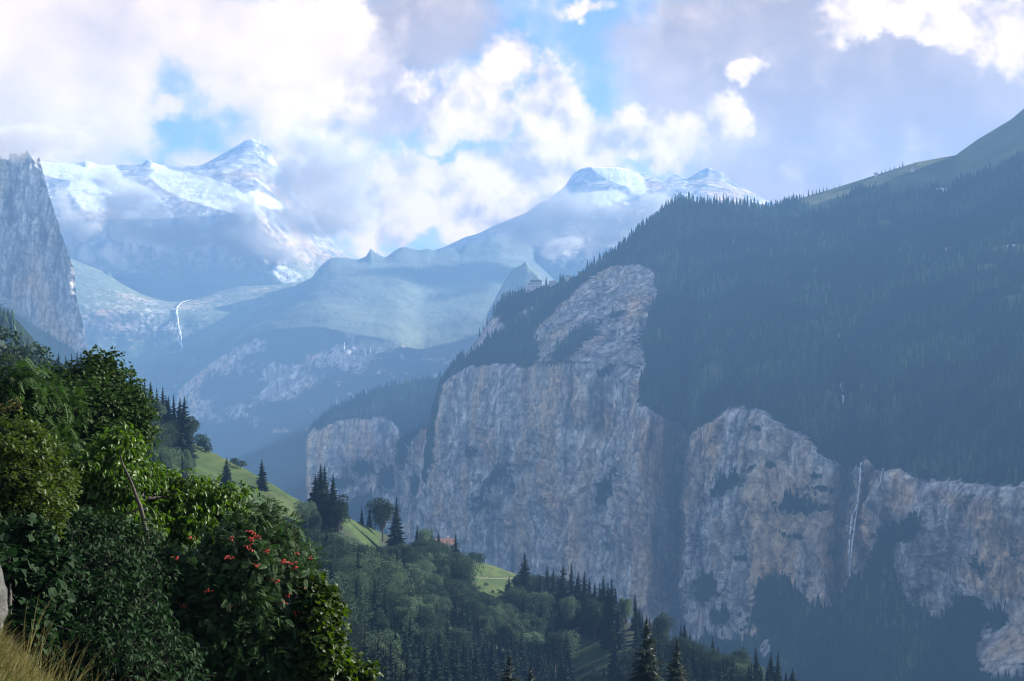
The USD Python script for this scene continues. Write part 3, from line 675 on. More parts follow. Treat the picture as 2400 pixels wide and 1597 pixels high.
def tube(points, radii, sides=6):
    p = np.asarray(points, float)
    t = np.gradient(p, axis=0)
    t /= np.linalg.norm(t, axis=1, keepdims=True) + 1e-12
    a = np.cross(t, np.where(np.abs(t[:, 2:]) < .9, [0, 0, 1.0], [1.0, 0, 0]))
    a /= np.linalg.norm(a, axis=1, keepdims=True) + 1e-12
    b, ang = np.cross(t, a), np.arange(sides) * 2 * np.pi / sides
    v = p[:, None] + np.broadcast_to(radii, (len(p),))[:, None, None] * (np.cos(ang)[None, :, None] * a[:, None] + np.sin(ang)[None, :, None] * b[:, None])
    i, j = np.meshgrid(np.arange(len(p) - 1), np.arange(sides), indexing='ij')
    q = np.stack([i * sides + j, i * sides + (j + 1) % sides, (i + 1) * sides + (j + 1) % sides, (i + 1) * sides + j], -1).reshape(-1, 4)
    return v.reshape(-1, 3), np.vstack([q[:, [0, 1, 2]], q[:, [0, 2, 3]]])


Bag.tube = lambda self, pts, radii, sides=6: self.add(*tube(pts, radii, sides))


def frames(d, roll=None, up=(0, 0, 1.0)):
    """Matrices whose x axis runs along d and whose z axis is near up, turned about d by roll."""
    d = d / (np.linalg.norm(d, axis=1, keepdims=True) + 1e-12)
    up = np.broadcast_to(np.asarray(up, float), d.shape)
    y = np.cross(up, d)
    y /= np.linalg.norm(y, axis=1, keepdims=True) + 1e-9
    z = np.cross(d, y)
    if roll is not None:
        c, s = np.cos(roll)[:, None], np.sin(roll)[:, None]
        y, z = y * c + z * s, z * c - y * s
    return np.stack([d, y, z], -1)


def leaf_material(name, ramp, translucent=.35, rough=.5, spec=.35, glow=1.0):
    return material(name, {'g': ('geometry', {}), 'r': ('rgb_ramp', {'ramp': ramp}), 'oi': ('object_info', {}), 'hs': ('hsv', {}), 'ov': ('map_range', {'from_min': 0, 'from_max': 1, 'to_min': .72, 'to_max': 1.3}),
                           'p': ('principled_bsdf', {'roughness': rough, 'specular_ior_level': spec}), 't': ('translucent_bsdf', {}), 'tc': ('hsv', {'saturation': 1.1, 'value': 1.25 * glow}), 'm': ('mix_closure', {'fac': translucent})},
                    [('g.random_per_island', 'r.fac'), ('r.color', 'hs.color'), ('oi.random', 'ov.value'), ('ov.result', 'hs.value'), ('hs.color', 'p.base_color'), ('hs.color', 'tc.color'), ('tc.color', 't.color'), ('p.BSDF', 'm.closure1'), ('t.BSDF', 'm.closure2')], surface='m.closure')


BARK = material('bark', {'g': ('geometry', {}), 'm': ('mapping', {'scale': (6, 6, 1.2)}), 'n': ('noise_texture', {'scale': 2.0, 'detail': 6.0, 'roughness': .7}), 'r': ('rgb_ramp', {'ramp': [(.3, (.02, .017, .014)), (.7, (.085, .072, .06))]}), 'p': ('principled_bsdf', {'roughness': .9}), 'b': ('bump', {'strength': .7, 'distance': .03})},
                [('g.position', 'm.vector'), ('m.vector', 'n.vector'), ('n.fac', 'r.fac'), ('r.color', 'p.base_color'), ('n.fac', 'b.height'), ('b.normal', 'p.normal')], surface='p.BSDF')
NEEDLE = leaf_material('spruce_needles', [(0, (.008, .017, .010)), (.6, (.015, .028, .014)), (1, (.026, .042, .018))], .15, .8, .06)
NEEDLE_NEAR = leaf_material('near_spruce_needles', [(0, (.014, .026, .010)), (.6, (.03, .048, .016)), (1, (.055, .07, .024))], .15, .55, .3)
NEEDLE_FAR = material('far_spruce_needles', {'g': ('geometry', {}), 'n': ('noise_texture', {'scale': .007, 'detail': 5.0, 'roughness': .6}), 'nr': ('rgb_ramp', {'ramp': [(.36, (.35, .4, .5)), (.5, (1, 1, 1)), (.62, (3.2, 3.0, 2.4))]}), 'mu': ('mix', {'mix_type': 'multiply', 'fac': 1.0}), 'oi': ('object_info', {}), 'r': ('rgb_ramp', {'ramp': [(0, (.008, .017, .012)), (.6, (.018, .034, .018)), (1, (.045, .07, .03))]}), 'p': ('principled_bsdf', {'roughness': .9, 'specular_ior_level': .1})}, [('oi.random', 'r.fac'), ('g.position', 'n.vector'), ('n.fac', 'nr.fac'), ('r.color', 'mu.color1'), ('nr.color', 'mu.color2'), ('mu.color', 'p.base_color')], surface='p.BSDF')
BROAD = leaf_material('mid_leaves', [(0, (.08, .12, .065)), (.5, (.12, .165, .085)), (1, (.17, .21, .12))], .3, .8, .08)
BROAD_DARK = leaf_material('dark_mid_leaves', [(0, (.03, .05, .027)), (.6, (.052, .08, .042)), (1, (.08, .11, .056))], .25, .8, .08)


def spruce_parts(h, R, seed, tiers, per, sub=0, ragged=.25):
    """Crown and trunk of a spruce: whorls of drooping boughs, each bough a bent tent, near ones with side sprays."""
    rng = np.random.default_rng(seed)
    crown, trunk = Bag(), Bag()
    lean = rng.normal(0, .012 * h, 2)
    trunk.tube([(lean[0] * t * t, lean[1] * t * t, -h * .04 + h * 1.03 * t) for t in np.linspace(0, 1, 6)], h * .014 * (1 - np.linspace(0, .96, 6)), 5)
    for k in range(tiers):
        tk = k / (tiers - 1)
        t = tk
        n = max(4, int(per * (.55 + .45 * (1 - t))))
        a0 = rng.uniform(0, 6.28)
        for j in range(n):
            if rng.random() < ragged * .35:
                continue
            a = a0 + 6.283 * j / n + rng.normal(0, .16)
            t = min(max(tk + rng.uniform(-.8, .8) / (tiers - 1), 0), 1)
            z = h * (.06 + .93 * t)
            r0 = R * ((1 - t) ** .82) * (.32 + .68 * min(1, t / .10 + .55)) + .02 * h * (1 - t) + .008 * h
            r = r0 * rng.uniform(1 - ragged, 1 + ragged * .55)
            d = np.array([math.cos(a), math.sin(a), 0])
            s = np.array([-d[1], d[0], 0])
            droop = r * rng.uniform(.28, .55) * (1 - .5 * t) - r * .25 * t
            base = np.array([lean[0] * t * t, lean[1] * t * t, z])
            mid = base + d * r * .55 + np.array([0, 0, -droop * .45])
            tip = base + d * r + np.array([0, 0, -droop * .78])
            w = r * rng.uniform(.24, .36)
            lo = np.array([0, 0, -w * rng.uniform(.5, .9)])
            if not sub:
                crown.add([base, mid + s * w + lo, mid, mid - s * w + lo, tip], [[0, 1, 2], [0, 2, 3], [1, 4, 2], [2, 4, 3]])
            else:
                crown.add([base, mid + s * w * .3 + lo * .3, mid, mid - s * w * .3 + lo * .3, tip], [[0, 1, 2], [0, 2, 3], [1, 4, 2], [2, 4, 3]])
                for q in range(sub):
                    u = (q + .7) / (sub + .3)
                    c = base + (mid - base) * min(1, u / .55) if u < .55 else mid + (tip - mid) * (u - .55) / .45
                    for sg in (-1, 1):
                        L = w * 1.9 * (1 - .62 * u) * rng.uniform(.7, 1.2)
                        e = c + (s * sg * .8 + d * .55) * L + np.array([0, 0, -L * rng.uniform(.35, .8)])
                        m = (c + e) / 2 + np.array([0, 0, L * .12])
                        ww = d * L * .20
                        crown.add([c, m + ww - [0, 0, L * .13], m, m - ww - [0, 0, L * .13], e], [[0, 1, 2], [0, 2, 3], [1, 4, 2], [2, 4, 3]])
    k7 = np.arange(9) * 6.283 / 9
    for z0, z1, rr in ((.05, .5, .62), (.3, .75, .55), (.55, .97, .5)):
        rb = R * (1 - z0) ** .82 * rr
        crown.add(np.vstack([[(lean[0] * z1, lean[1] * z1, h * z1)], np.stack([np.cos(k7) * rb, np.sin(k7) * rb, np.full(9, h * z0)], -1)]), [[0, 1 + i, 1 + (i + 1) % 9] for i in range(9)])
    top = h * 1.005
    crown.add([(lean[0] + .012 * h, lean[1], h * .93), (lean[0] - .007 * h, lean[1] + .01 * h, h * .93), (lean[0] - .007 * h, lean[1] - .01 * h, h * .93), (lean[0], lean[1], top)], [[0, 1, 3], [1, 2, 3], [2, 0, 3]])
    return crown.get(), trunk.get()


def broad_parts(h, w, seed, n, leaf, lobes=13, trunk_part=.2):
    """Crown of leaf-sized faces round uneven lobes, with trunk and limbs."""
    rng = np.random.default_rng(seed)
    crown, trunk = Bag(), Bag()
    c, r = [], []
    for k in range(lobes):
        u = rng.normal(size=3)
        u /= np.linalg.norm(u)
        q = rng.uniform(.25, .78)
        c.append([u[0] * q * w * .5, u[1] * q * w * .5, h * (trunk_part + (1 - trunk_part) * .5) + u[2] * q * h * (1 - trunk_part) * .5])
        r.append(rng.uniform(.15, .27) * w * (1 if u[2] < .6 else .9) * (13 / max(lobes, 13)) ** .45)
    c.append([0, 0, h * .62]), r.append(w * .3)
    c, r = np.array(c), np.array(r)
    pick = rng.choice(len(c), n, p=r ** 2 / (r ** 2).sum())
    u = rng.normal(size=(n, 3))
    u /= np.linalg.norm(u, axis=1, keepdims=True)
    u[:, 2] = np.where(u[:, 2] < -.55, -u[:, 2], u[:, 2])
    pos = c[pick] + u * (r[pick] * rng.uniform(.70, 1.08, n) * (1 + .25 * (meshkit.noise(u * 2.5 + pick[:, None] * 7.3, seed) - .5)))[:, None]
    d = np.cross(u, rng.normal(size=(n, 3))) + u * rng.uniform(-.2, .6, (n, 1))
    tv = np.array([[-.5, 0, 0], [0, -.42, .12], [.5, 0, -.06], [0, .42, .12]])
    crown.stamp(tv, [[0, 1, 2], [0, 2, 3]], pos, frames(d, rng.normal(0, .7, n), (.01, .02, 1)), leaf * rng.uniform(.6, 1.3, n))
    zmax = max(v[:, 2].max() for v in crown.v)
    for v in crown.v:
        v[:, 2] *= h / zmax
    trunk.tube([(0, 0, -h * .05), (0, 0, h * .3), (w * .02, 0, h * .65)], [h * .022, h * .017, h * .006], 6)
    for k in range(len(c)):
        z0 = h * rng.uniform(.2, .45)
        trunk.tube([(0, 0, z0), tuple((np.array([0, 0, z0]) + c[k]) / 2 + [0, 0, -.03 * h]), tuple(c[k])], [h * .009, h * .006, h * .002], 4)
    return crown.get(), trunk.get()


# prototypes of the middle distance (never drawn themselves: class prims that the trees refer to)
def proto(name, crown, trunk, leafmat):
    path = '/World/Looks/' + name
    stage.CreateClassPrim(path)
    for part, m, mat in (('crown', crown, leafmat), ('trunk', trunk, BARK)):
        usdkit.mesh(stage, f'{path}/{part}', m, mat)
    return path


SPRUCE = [proto(f'spruce_kind_{k}', *spruce_parts(1.0, R, 700 + k, 36, 12, 0, rag), NEEDLE) for k, (R, rag) in enumerate(((.17, .28), (.20, .35), (.145, .25), (.185, .5), (.22, .3)))]
BROADLEAF = [proto(f'leafy_kind_{k}', *broad_parts(1.0, w, 720 + k, 5200, .028, lob), BROAD) for k, (w, lob) in enumerate(((.85, 30), (.7, 24), (1.0, 34)))]
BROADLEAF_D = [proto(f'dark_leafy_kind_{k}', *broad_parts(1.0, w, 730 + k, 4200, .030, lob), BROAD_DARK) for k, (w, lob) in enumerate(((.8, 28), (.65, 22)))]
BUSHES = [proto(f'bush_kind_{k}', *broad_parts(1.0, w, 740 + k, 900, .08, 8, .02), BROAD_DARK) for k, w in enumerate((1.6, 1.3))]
rngT = np.random.default_rng(5)


def plant(kind, px, label, category, top=None, h=None, Y=None, group=None, name=None, wide=1.0, z_off=0.0):
    """A tree on the near hillside in the column px: either its height h or its depth Y or both are given by what the photograph shows."""
    lists = {'spruce': SPRUCE, 'leafy': BROADLEAF, 'dark_leafy': BROADLEAF_D, 'bush': BUSHES}
    if Y is None:
        if h is None:
            Y = float(SH_Y(px)) * .985
        else:
            ys = np.linspace(float(SH_Y(px)) * .99, 90, 400)
            z = ground_pY(np.full(400, px), ys)
            tp = pix(np.stack([(px - 1200) / FOC * ys, ys, z + h], -1))[1]
            k = np.nonzero(tp >= top)[0]
            k = k[0] if len(k) else 0
            if k == 0:
                h = None
            Y = float(ys[k])
    x = (px - 1200) / FOC * Y
    z = float(ground_pY(px, Y))
    if h is None:
        h = float(at(px, top, Y)[2]) - z
    h = max(h, .6)
    s = h * wide * rngT.uniform(.92, 1.08)
    copies = lists[kind]
    return copy_of(copies[rngT.integers(len(copies))], name or {'spruce': 'spruce', 'leafy': 'leafy_tree', 'dark_leafy': 'leafy_tree', 'bush': 'bush'}[kind], label, category, (x, Y, z - .02 * h), rngT.uniform(0, 360), (s, s, h), group), (x, Y, h)


placed = []
LAND = []


def put(*a, **k):
    o, where = plant(*a, **k)
    placed.append(where)
    if 'group' not in k:
        LAND.append((pix(np.array([where[0], where[1], float(ground(where[0], where[1])) + where[2] * .6])), a[2]))
    return o


# row of spruces along the skyline on the left
ORD = ['first', 'second', 'third', 'fourth', 'fifth', 'sixth', 'seventh', 'eighth', 'ninth', 'tenth', 'eleventh', 'twelfth', 'thirteenth', 'fourteenth', 'fifteenth', 'sixteenth', 'seventeenth', 'eighteenth', 'nineteenth', 'twentieth', 'twenty first', 'twenty second', 'twenty third', 'twenty fourth', 'twenty fifth']
G1 = 'dark spruces along the skyline left of the sloping meadow'
for no, (px, top) in enumerate(((112, 828), (137, 824), (155, 830), (169, 825), (181, 822), (190, 824), (204, 838), (255, 864), (265, 861), (274, 863), (286, 866), (306, 872), (311, 871), (322, 884), (338, 886), (354, 889), (368, 905), (382, 901), (394, 925), (409, 921), (421, 928), (431, 925))):
    put('spruce', px, ORD[no] + ' spruce from the left in the dark skyline row on the left ridge', 'spruce', top=top, group=G1, wide=.95, Y=float(SH_Y(px)) * (.99 - .05 * ((px * 7) % 3)))
put('spruce', 97, 'dark spruce just right of the round dark tree at the left edge', 'spruce', top=832, Y=430)
put('dark_leafy', 30, 'round dark tree at the left edge below the cliff pillar', 'tree', top=758, Y=300, wide=1.0)
put('dark_leafy', 72, 'small round dark tree tucked right of the big round one', 'tree', top=792, Y=310, wide=.9)
put('dark_leafy', 449, 'small leafy tree at the right end of the skyline spruce row', 'tree', top=972, Y=680)
put('dark_leafy', 372, 'blue green leafy tree below the skyline spruces', 'tree', top=1000, h=17)
put('leafy', 440, 'tall thin leafy tree at the foot of the skyline spruces', 'tree', top=1050, Y=560, wide=.6)
for px, top, lab in ((466, 1014, 'low bush on the ridge just below the spruce row'), (482, 1026, 'second low bush on the ridge below the spruce row'), (492, 1044, 'tiny bush on the grassy ridge line'), (548, 1072, 'round bush on the ridge beside a small dark spruce'), (565, 1078, 'low bush at the right of the ridge bush pair')):
    put('bush', px, lab, 'bush', top=top, Y=float(SH_Y(px)) * .985, wide=1.1)
put('spruce', 532, 'small dark spruce on the meadow below the ridge bush', 'spruce', top=1070, Y=600, wide=1.15)
put('spruce', 615, 'lone spruce standing on the meadow ridge', 'spruce', top=1074, Y=640, wide=1.15)
# the tall group in the middle of the meadow edge
put('spruce', 753, 'tallest dark spruce of the dense clump on the meadow edge', 'spruce', top=1083, Y=600, wide=1.15)
put('spruce', 764, 'second tall spruce of the clump on the meadow edge', 'spruce', top=1088, Y=604, wide=1.1)
put('spruce', 741, 'shorter left spruce of the clump on the meadow edge', 'spruce', top=1110, Y=598, wide=1.2)
put('spruce', 781, 'thin spiky spruce at the right of the meadow edge clump', 'spruce', top=1104, Y=606, wide=.8)
put('dark_leafy', 796, 'leafy tree leaning on the right of the spruce clump', 'tree', top=1156, Y=600)
put('leafy', 722, 'leafy tree at the left foot of the spruce clump', 'tree', top=1170, h=13)
put('dark_leafy', 740, 'round leafy tree in front of the spruce clump', 'tree', top=1190, h=14, wide=.9)
put('spruce', 849, 'thin spruce left of its twin on the ridge right of the clump', 'spruce', top=1184, Y=690, wide=.9)
put('spruce', 867, 'thin spruce right of its twin on the ridge', 'spruce', top=1181, Y=690, wide=.9)
put('dark_leafy', 898, 'brownish leafy tree beside the broad dark spruce', 'tree', top=1161, Y=680)
put('spruce', 930, 'broad dark spruce on the ridge with dense even flanks', 'spruce', top=1162, Y=660, wide=1.15)
put('spruce', 978, 'spruce at the left of the small wood before the red roof', 'spruce', top=1228, Y=740)
put('leafy', 994, 'pale leafy tree between two spruces before the red roof', 'tree', top=1234, Y=735, wide=.7)
put('spruce', 1012, 'spruce in the middle of the small wood before the red roof', 'spruce', top=1236, Y=740)
put('spruce', 1029, 'spruce directly left of the red roof', 'spruce', top=1244, Y=750, wide=.9)
put('spruce', 1069, 'tall dark spruce right of the red roof', 'spruce', top=1248, Y=720, wide=1.2)
put('bush', 1105, 'left round bush on top of the bright meadow', 'bush', top=1293, Y=812)
put('bush', 1121, 'right round bush on top of the bright meadow', 'bush', top=1295, Y=815)
for px, py, lab in ((1141, 1368, 'dark bush in the middle of the green slope under the bright meadow'), (1133, 1390, 'small dark bush low on the green slope'), (1155, 1386, 'tiny bush on the green slope'), (1174, 1388, 'small bush at the right of the green slope'), (1150, 1403, 'dark bush at the bottom of the green slope'), (1128, 1399, 'tiny bush at the bottom left of the green slope')):
    put('bush', px, lab, 'bush', h=2.2, top=py - 4)
# skyline wood on the right of the bright meadow
put('spruce', 1230, 'tall spruce directly right of the bright meadow', 'spruce', top=1291, Y=740, wide=1.15)
put('dark_leafy', 1222, 'big round leafy tree below the bright meadow', 'tree', top=1334, h=21, wide=1.0)
put('leafy', 1268, 'big leafy tree sloping down right of the round one', 'tree', top=1380, h=20, wide=.9)
G2 = 'spruces of the descending wood in front of the great cliff'
for no, (px, top) in enumerate(((1258, 1347), (1282, 1321), (1297, 1329), (1308, 1345), (1319, 1318), (1338, 1317), (1354, 1338), (1369, 1334), (1380, 1352), (1393, 1360), (1405, 1362), (1414, 1346), (1424, 1360), (1433, 1352), (1441, 1375), (1488, 1387), (1498, 1420), (1560, 1470), (1593, 1462), (1602, 1459), (1615, 1478), (1645, 1503), (1668, 1488), (1680, 1512))):
    put('spruce', px, ORD[no] + ' spruce from the left on the tree line before the great cliff', 'spruce', top=top, group=G2, Y=float(SH_Y(px)) * (.98 - .04 * (px % 3)))
put('leafy', 1331, 'pale green leafy tree in the descending wood', 'tree', top=1393, h=19, wide=.65)
put('dark_leafy', 1392, 'broad leafy tree of the descending wood', 'tree', top=1400, h=20)
put('leafy', 1461, 'leafy tree in the descending wood left of the near spruces', 'tree', top=1398, h=18, wide=.8)
put('dark_leafy', 1548, 'rounded leafy tree right of the near ragged spruce', 'tree', top=1433, h=18, wide=.85)
put('dark_leafy', 1729, 'leafy tree at the lower end of the descending wood', 'tree', top=1514, h=15, wide=.9)
put('leafy', 1743, 'round bright leafy tree at the bottom right', 'tree', top=1549, h=14, wide=1.2)
put('spruce', 1769, 'spruce behind the round bright tree at the bottom right', 'spruce', top=1513, Y=560, wide=1.15)
put('spruce', 1803, 'left spruce of the last pair at the bottom right', 'spruce', top=1525, Y=560)
put('spruce', 1819, 'right spruce of the last pair at the bottom right', 'spruce', top=1522, Y=560)
put('spruce', 1838, 'short spruce next to last at the bottom right', 'spruce', top=1566, Y=560)
put('spruce', 1854, 'last small spruce of the wood at the bottom right', 'spruce', top=1563, Y=560)
# pale round crowns in the middle of the wood
for px, top, Y, w, lab in ((785, 1243, 470, 1.1, 'pale round leafy tree, topmost of the bright crowns'), (858, 1286, 440, 1.25, 'wide pale leafy tree below the topmost bright crown'), (818, 1300, 430, .9, 'pale leafy tree between the two widest bright crowns'), (914, 1295, 500, .7, 'small pale leafy tree above the wide bright crowns'),
                           (968, 1316, 440, 1.0, 'bright leafy tree in the middle of the wood'), (1010, 1340, 450, .8, 'pale leafy tree right of the middle bright crown'), (905, 1362, 360, .9, 'pale leafy tree under the wide bright crown'), (760, 1330, 400, .8, 'leafy tree under the topmost bright crown'),
                           (1010, 1385, 360, .9, 'light green leafy tree lower in the wood'), (950, 1395, 340, .8, 'leafy tree with yellow green top in the wood'), (1040, 1460, 280, .9, 'pale leafy tree low in the wood'), (1195, 1455, 300, .9, 'leafy tree under the green slope'), (1245, 1475, 300, .9, 'leafy tree right of centre low in the wood'),
                           (1130, 1440, 330, .8, 'leafy tree at the foot of the green slope')):
    put('leafy', px, lab, 'tree', top=top, h=20 - 2 * (px % 3), wide=w * 1.3)

# the wood on the slope: trees one by one, the rest of them together
FOREST = [[(700, 1240), (760, 1300), (900, 1280), (1000, 1310), (1080, 1330), (1110, 1390), (1180, 1420), (1240, 1370), (1320, 1420), (1322, 1495), (1330, 1597), (1330, 2400), (500, 2400), (500, 1700), (640, 1400)],
          [(1300, 1395), (1400, 1430), (1500, 1475), (1600, 1530), (1700, 1575), (1900, 1650), (2300, 1850), (2300, 2500), (1340, 2500), (1335, 1572), (1520, 1572), (1500, 1545), (1330, 1490)],
          [(0, 840), (90, 860), (260, 945), (440, 1035), (400, 1110), (380, 1190), (560, 1330), (640, 1420), (520, 1800), (0, 1500)]]
cand = []
rngF = np.random.default_rng(77)
ys = np.linspace(150, 840, 90)
for y in ys:
    for px in np.arange(-50, 2100, 7.4 / y * FOC):
        Y = y + rngF.uniform(-3.5, 3.5)
        p_ = px + rngF.uniform(-3.4, 3.4) / y * FOC
        if Y > float(SH_Y(p_)) * .99:
            continue
        cand.append((p_, Y))
cand = np.array(cand)
cz = ground_pY(cand[:, 0], cand[:, 1])
cpt = np.stack([(cand[:, 0] - 1200) / FOC * cand[:, 1], cand[:, 1], cz], -1)
bx_, by_ = pix(cpt)
ok = np.zeros(len(cand), bool)
for poly in FOREST:
    ok |= inside(poly, bx_, by_)
pl = np.array([(a, b) for a, b, _ in placed])
dist = cKDTree(pl).query(cpt[:, :2])[0]
ok &= dist > 6.0
cpt, bx_, by_ = cpt[ok], bx_[ok], by_[ok]
hh = np.where(rngF.random(len(cpt)) < .78, rngF.uniform(13, 24, len(cpt)), rngF.uniform(9, 16, len(cpt)))
tx_, ty_ = pix(cpt + np.stack([0 * hh, 0 * hh, hh], -1))
# no crown may stand in front of the meadows or above the skyline seen in the photograph
SKY_LIMIT = line([(-50, 800), (100, 835), (250, 880), (340, 905), (440, 945), (470, 1040), (560, 1180), (640, 1260), (700, 1250), (760, 1225), (800, 1260), (900, 1280), (1000, 1260), (1060, 1275), (1085, 1345), (1100, 1380), (1175, 1405), (1190, 1345), (1300, 1345), (1420, 1365), (1500, 1430), (1600, 1490), (1700, 1530), (1850, 1580), (2100, 1700)])
lim = SKY_LIMIT(bx_)
over = ty_ < lim
hh = np.where(over, hh * np.clip((by_ - lim) / np.maximum(by_ - ty_, 1), 0, 1), hh)
keep = (hh > 5)
MEADOW_KEEP = [[(1320, 1490), (1400, 1508), (1500, 1540), (1510, 1556), (1335, 1548)]]
tx_, ty_ = pix(cpt + np.stack([0 * hh, 0 * hh, hh], -1))
for poly in MEADOW_KEEP:
    for t in (0, .3, .6, .95):
        keep &= ~inside(poly, bx_ + (tx_ - bx_) * t, by_ + (ty_ - by_) * t)
keep &= (ty_ < 1620) & (bx_ > -40) & (bx_ < 2000)
# a near tree hides those far behind it: drop what stays out of sight behind several others
order = np.argsort(cpt[:, 1])
cover = np.zeros((600, 800))
vis = np.zeros(len(cpt))
for i in order:
    if not keep[i]:
        continue
    x0, x1 = int(np.clip((bx_[i] - hh[i] * .13 / cpt[i, 1] * FOC) / 3, 0, 799)), int(np.clip((bx_[i] + hh[i] * .13 / cpt[i, 1] * FOC) / 3, 0, 799))
    y0, y1 = int(np.clip(ty_[i] / 3, 0, 532)), int(np.clip(by_[i] / 3, 0, 532))
    win = cover[y0:y1 + 1, x0:x1 + 1]
    vis[i] = (win < 1).sum()
    win += 1
kept = np.nonzero(keep)[0]
kept = kept[np.argsort(-vis[kept])]
n_single = 150
USED = set()


def told_apart(i, words, rest_words):
    """A label from a wood tree's size and from the named tree next to it."""
    c = np.array([bx_[i], (ty_[i] * .6 + by_[i] * .4)])
    d = [(np.hypot(c[0] - q[0][0], 1.4 * (c[1] - q[0][1])), q) for q in LAND]
    size = 'tall ' if hh[i] > 19 else 'short ' if hh[i] < 13 else 'medium '
    for dist_, ((x, y), what) in sorted(d, key=lambda q: q[0])[:14]:
        side = ('below' if c[1] > y else 'above') if abs(c[1] - y) > abs(c[0] - x) else ('right of' if c[0] > x else 'left of')
        far = 'just ' if dist_ < 45 else '' if dist_ < 110 else 'well '
        t = f'{size}{words} {far}{side} the {what}'
        if len(t.split()) <= 16 and t not in USED:
            USED.add(t)
            return t
    return rest_words


G3 = 'spruces of the shaded wood on the slope below the meadows'
G4 = 'leafy trees of the shaded wood on the slope below the meadows'
rest = []
for r, i in enumerate(kept):
    leafy = meshkit.noise(cpt[i] / [40, 40, 1e9], 80) + rngF.uniform(-.16, .16) > .66
    k = rngF.integers(5)
    s = hh[i] * rngF.uniform(.9, 1.15)
    if vis[i] < 1:
        if rngF.random() < .5:
            rest.append((i, leafy, k, s))
    elif r < n_single:
        if leafy:
            src = (BROADLEAF_D + BROADLEAF)[k]
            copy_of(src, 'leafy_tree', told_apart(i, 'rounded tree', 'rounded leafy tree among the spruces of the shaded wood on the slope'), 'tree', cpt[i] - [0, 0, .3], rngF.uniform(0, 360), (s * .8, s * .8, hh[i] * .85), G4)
        else:
            copy_of(SPRUCE[k], 'spruce', told_apart(i, 'dim spruce', 'dim spruce standing in the shaded wood on the slope'), 'spruce', cpt[i] - [0, 0, .3], rngF.uniform(0, 360), (s, s, hh[i]), G3)
    else:
        rest.append((i, leafy, k, s))


def instancer(name, protos, pos, kind_index, scale, rot, label=None, category=None):
    pi = UsdGeom.PointInstancer.Define(stage, numbered(name))
    rel = pi.CreatePrototypesRel()
    for k, (m, mat) in enumerate(protos):
        path = f'{pi.GetPath()}/kind_{k}'
        x = UsdGeom.Xform.Define(stage, path)
        for j, (mm, mt) in enumerate(zip(m, mat)):
            usdkit.mesh(stage, f'{path}/{("crown", "trunk")[j]}', mm, mt)
        rel.AddTarget(x.GetPath())
    pi.CreateProtoIndicesAttr(Vt.IntArray.FromNumpy(np.asarray(kind_index, np.int32)))
    pi.CreatePositionsAttr(Vt.Vec3fArray.FromNumpy(np.asarray(pos, np.float32)))
    pi.CreateScalesAttr(Vt.Vec3fArray.FromNumpy(np.asarray(scale, np.float32)))
    a = np.asarray(rot) / 2
    pi.CreateOrientationsAttr(Vt.QuathArray([Gf.Quath(float(math.cos(q)), 0.0, 0.0, float(math.sin(q))) for q in a]))
    tag(pi, label, category, kind='stuff')
    return pi


if rest:
    ii = np.array([q[0] for q in rest])
    kk = np.array([(5 + q[2] % 2) if q[1] else q[2] % 3 for q in rest])
    kk = np.where(kk >= 5, 3 + kk - 5, kk)
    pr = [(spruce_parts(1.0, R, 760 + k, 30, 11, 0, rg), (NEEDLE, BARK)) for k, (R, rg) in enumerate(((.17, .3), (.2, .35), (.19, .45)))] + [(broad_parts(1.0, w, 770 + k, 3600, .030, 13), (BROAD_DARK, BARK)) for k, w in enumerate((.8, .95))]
    instancer('hillside_wood', pr, cpt[ii] - [0, 0, .3], kk, np.stack([[q[3] for q in rest], [q[3] for q in rest], hh[ii]], -1), rngF.uniform(0, 6.28, len(ii)), 'dense shaded wood covering the slope between the single trees', 'wood')

# ------------------------------------------------------------------ far woods
def far_spruce(seed):
    rng = np.random.default_rng(seed)
    b = Bag()
    n = 7
    for z0, z1, r in ((0.02, .55, .155), (.3, .8, .115), (.58, 1.0, .075)):
        a = np.arange(n) * 6.283 / n + rng.uniform(0, 1)
        rr = r * rng.uniform(.7, 1.15, n)
        v = [(0, 0, z1)]
        for i in range(n):
            v.append((rr[i] * math.cos(a[i]), rr[i] * math.sin(a[i]), z0 + rng.uniform(-.05, .05)))
            a2 = a[i] + 3.14 / n
            v.append((r * .45 * math.cos(a2), r * .45 * math.sin(a2), z0 + .06))
        m = 2 * n
        b.add(v, [[0, 1 + i, 1 + (i + 1) % m] for i in range(m)])
    return b.get()


FAR = [(far_spruce(k),) for k in range(4)]
FARM = [(f, (NEEDLE_FAR,)) for f in FAR]


def scatter(P, weight, spacing, seed, jitter=True):
    """Random points on a laid-out surface, as many as its area times weight allows."""
    rng = np.random.default_rng(seed)
    a = P[:-1, :-1]
    b, c = P[1:, :-1] - a, P[:-1, 1:] - a
    area = np.linalg.norm(np.cross(b, c), axis=-1)
    w = (area * weight[:-1, :-1]).ravel()
    n = int(w.sum() / spacing ** 2)
    i = rng.choice(len(w), n, p=w / w.sum())
    u, v = rng.random((n, 1)), rng.random((n, 1))
    return a.reshape(-1, 3)[i] + b.reshape(-1, 3)[i] * u + c.reshape(-1, 3)[i] * v, i


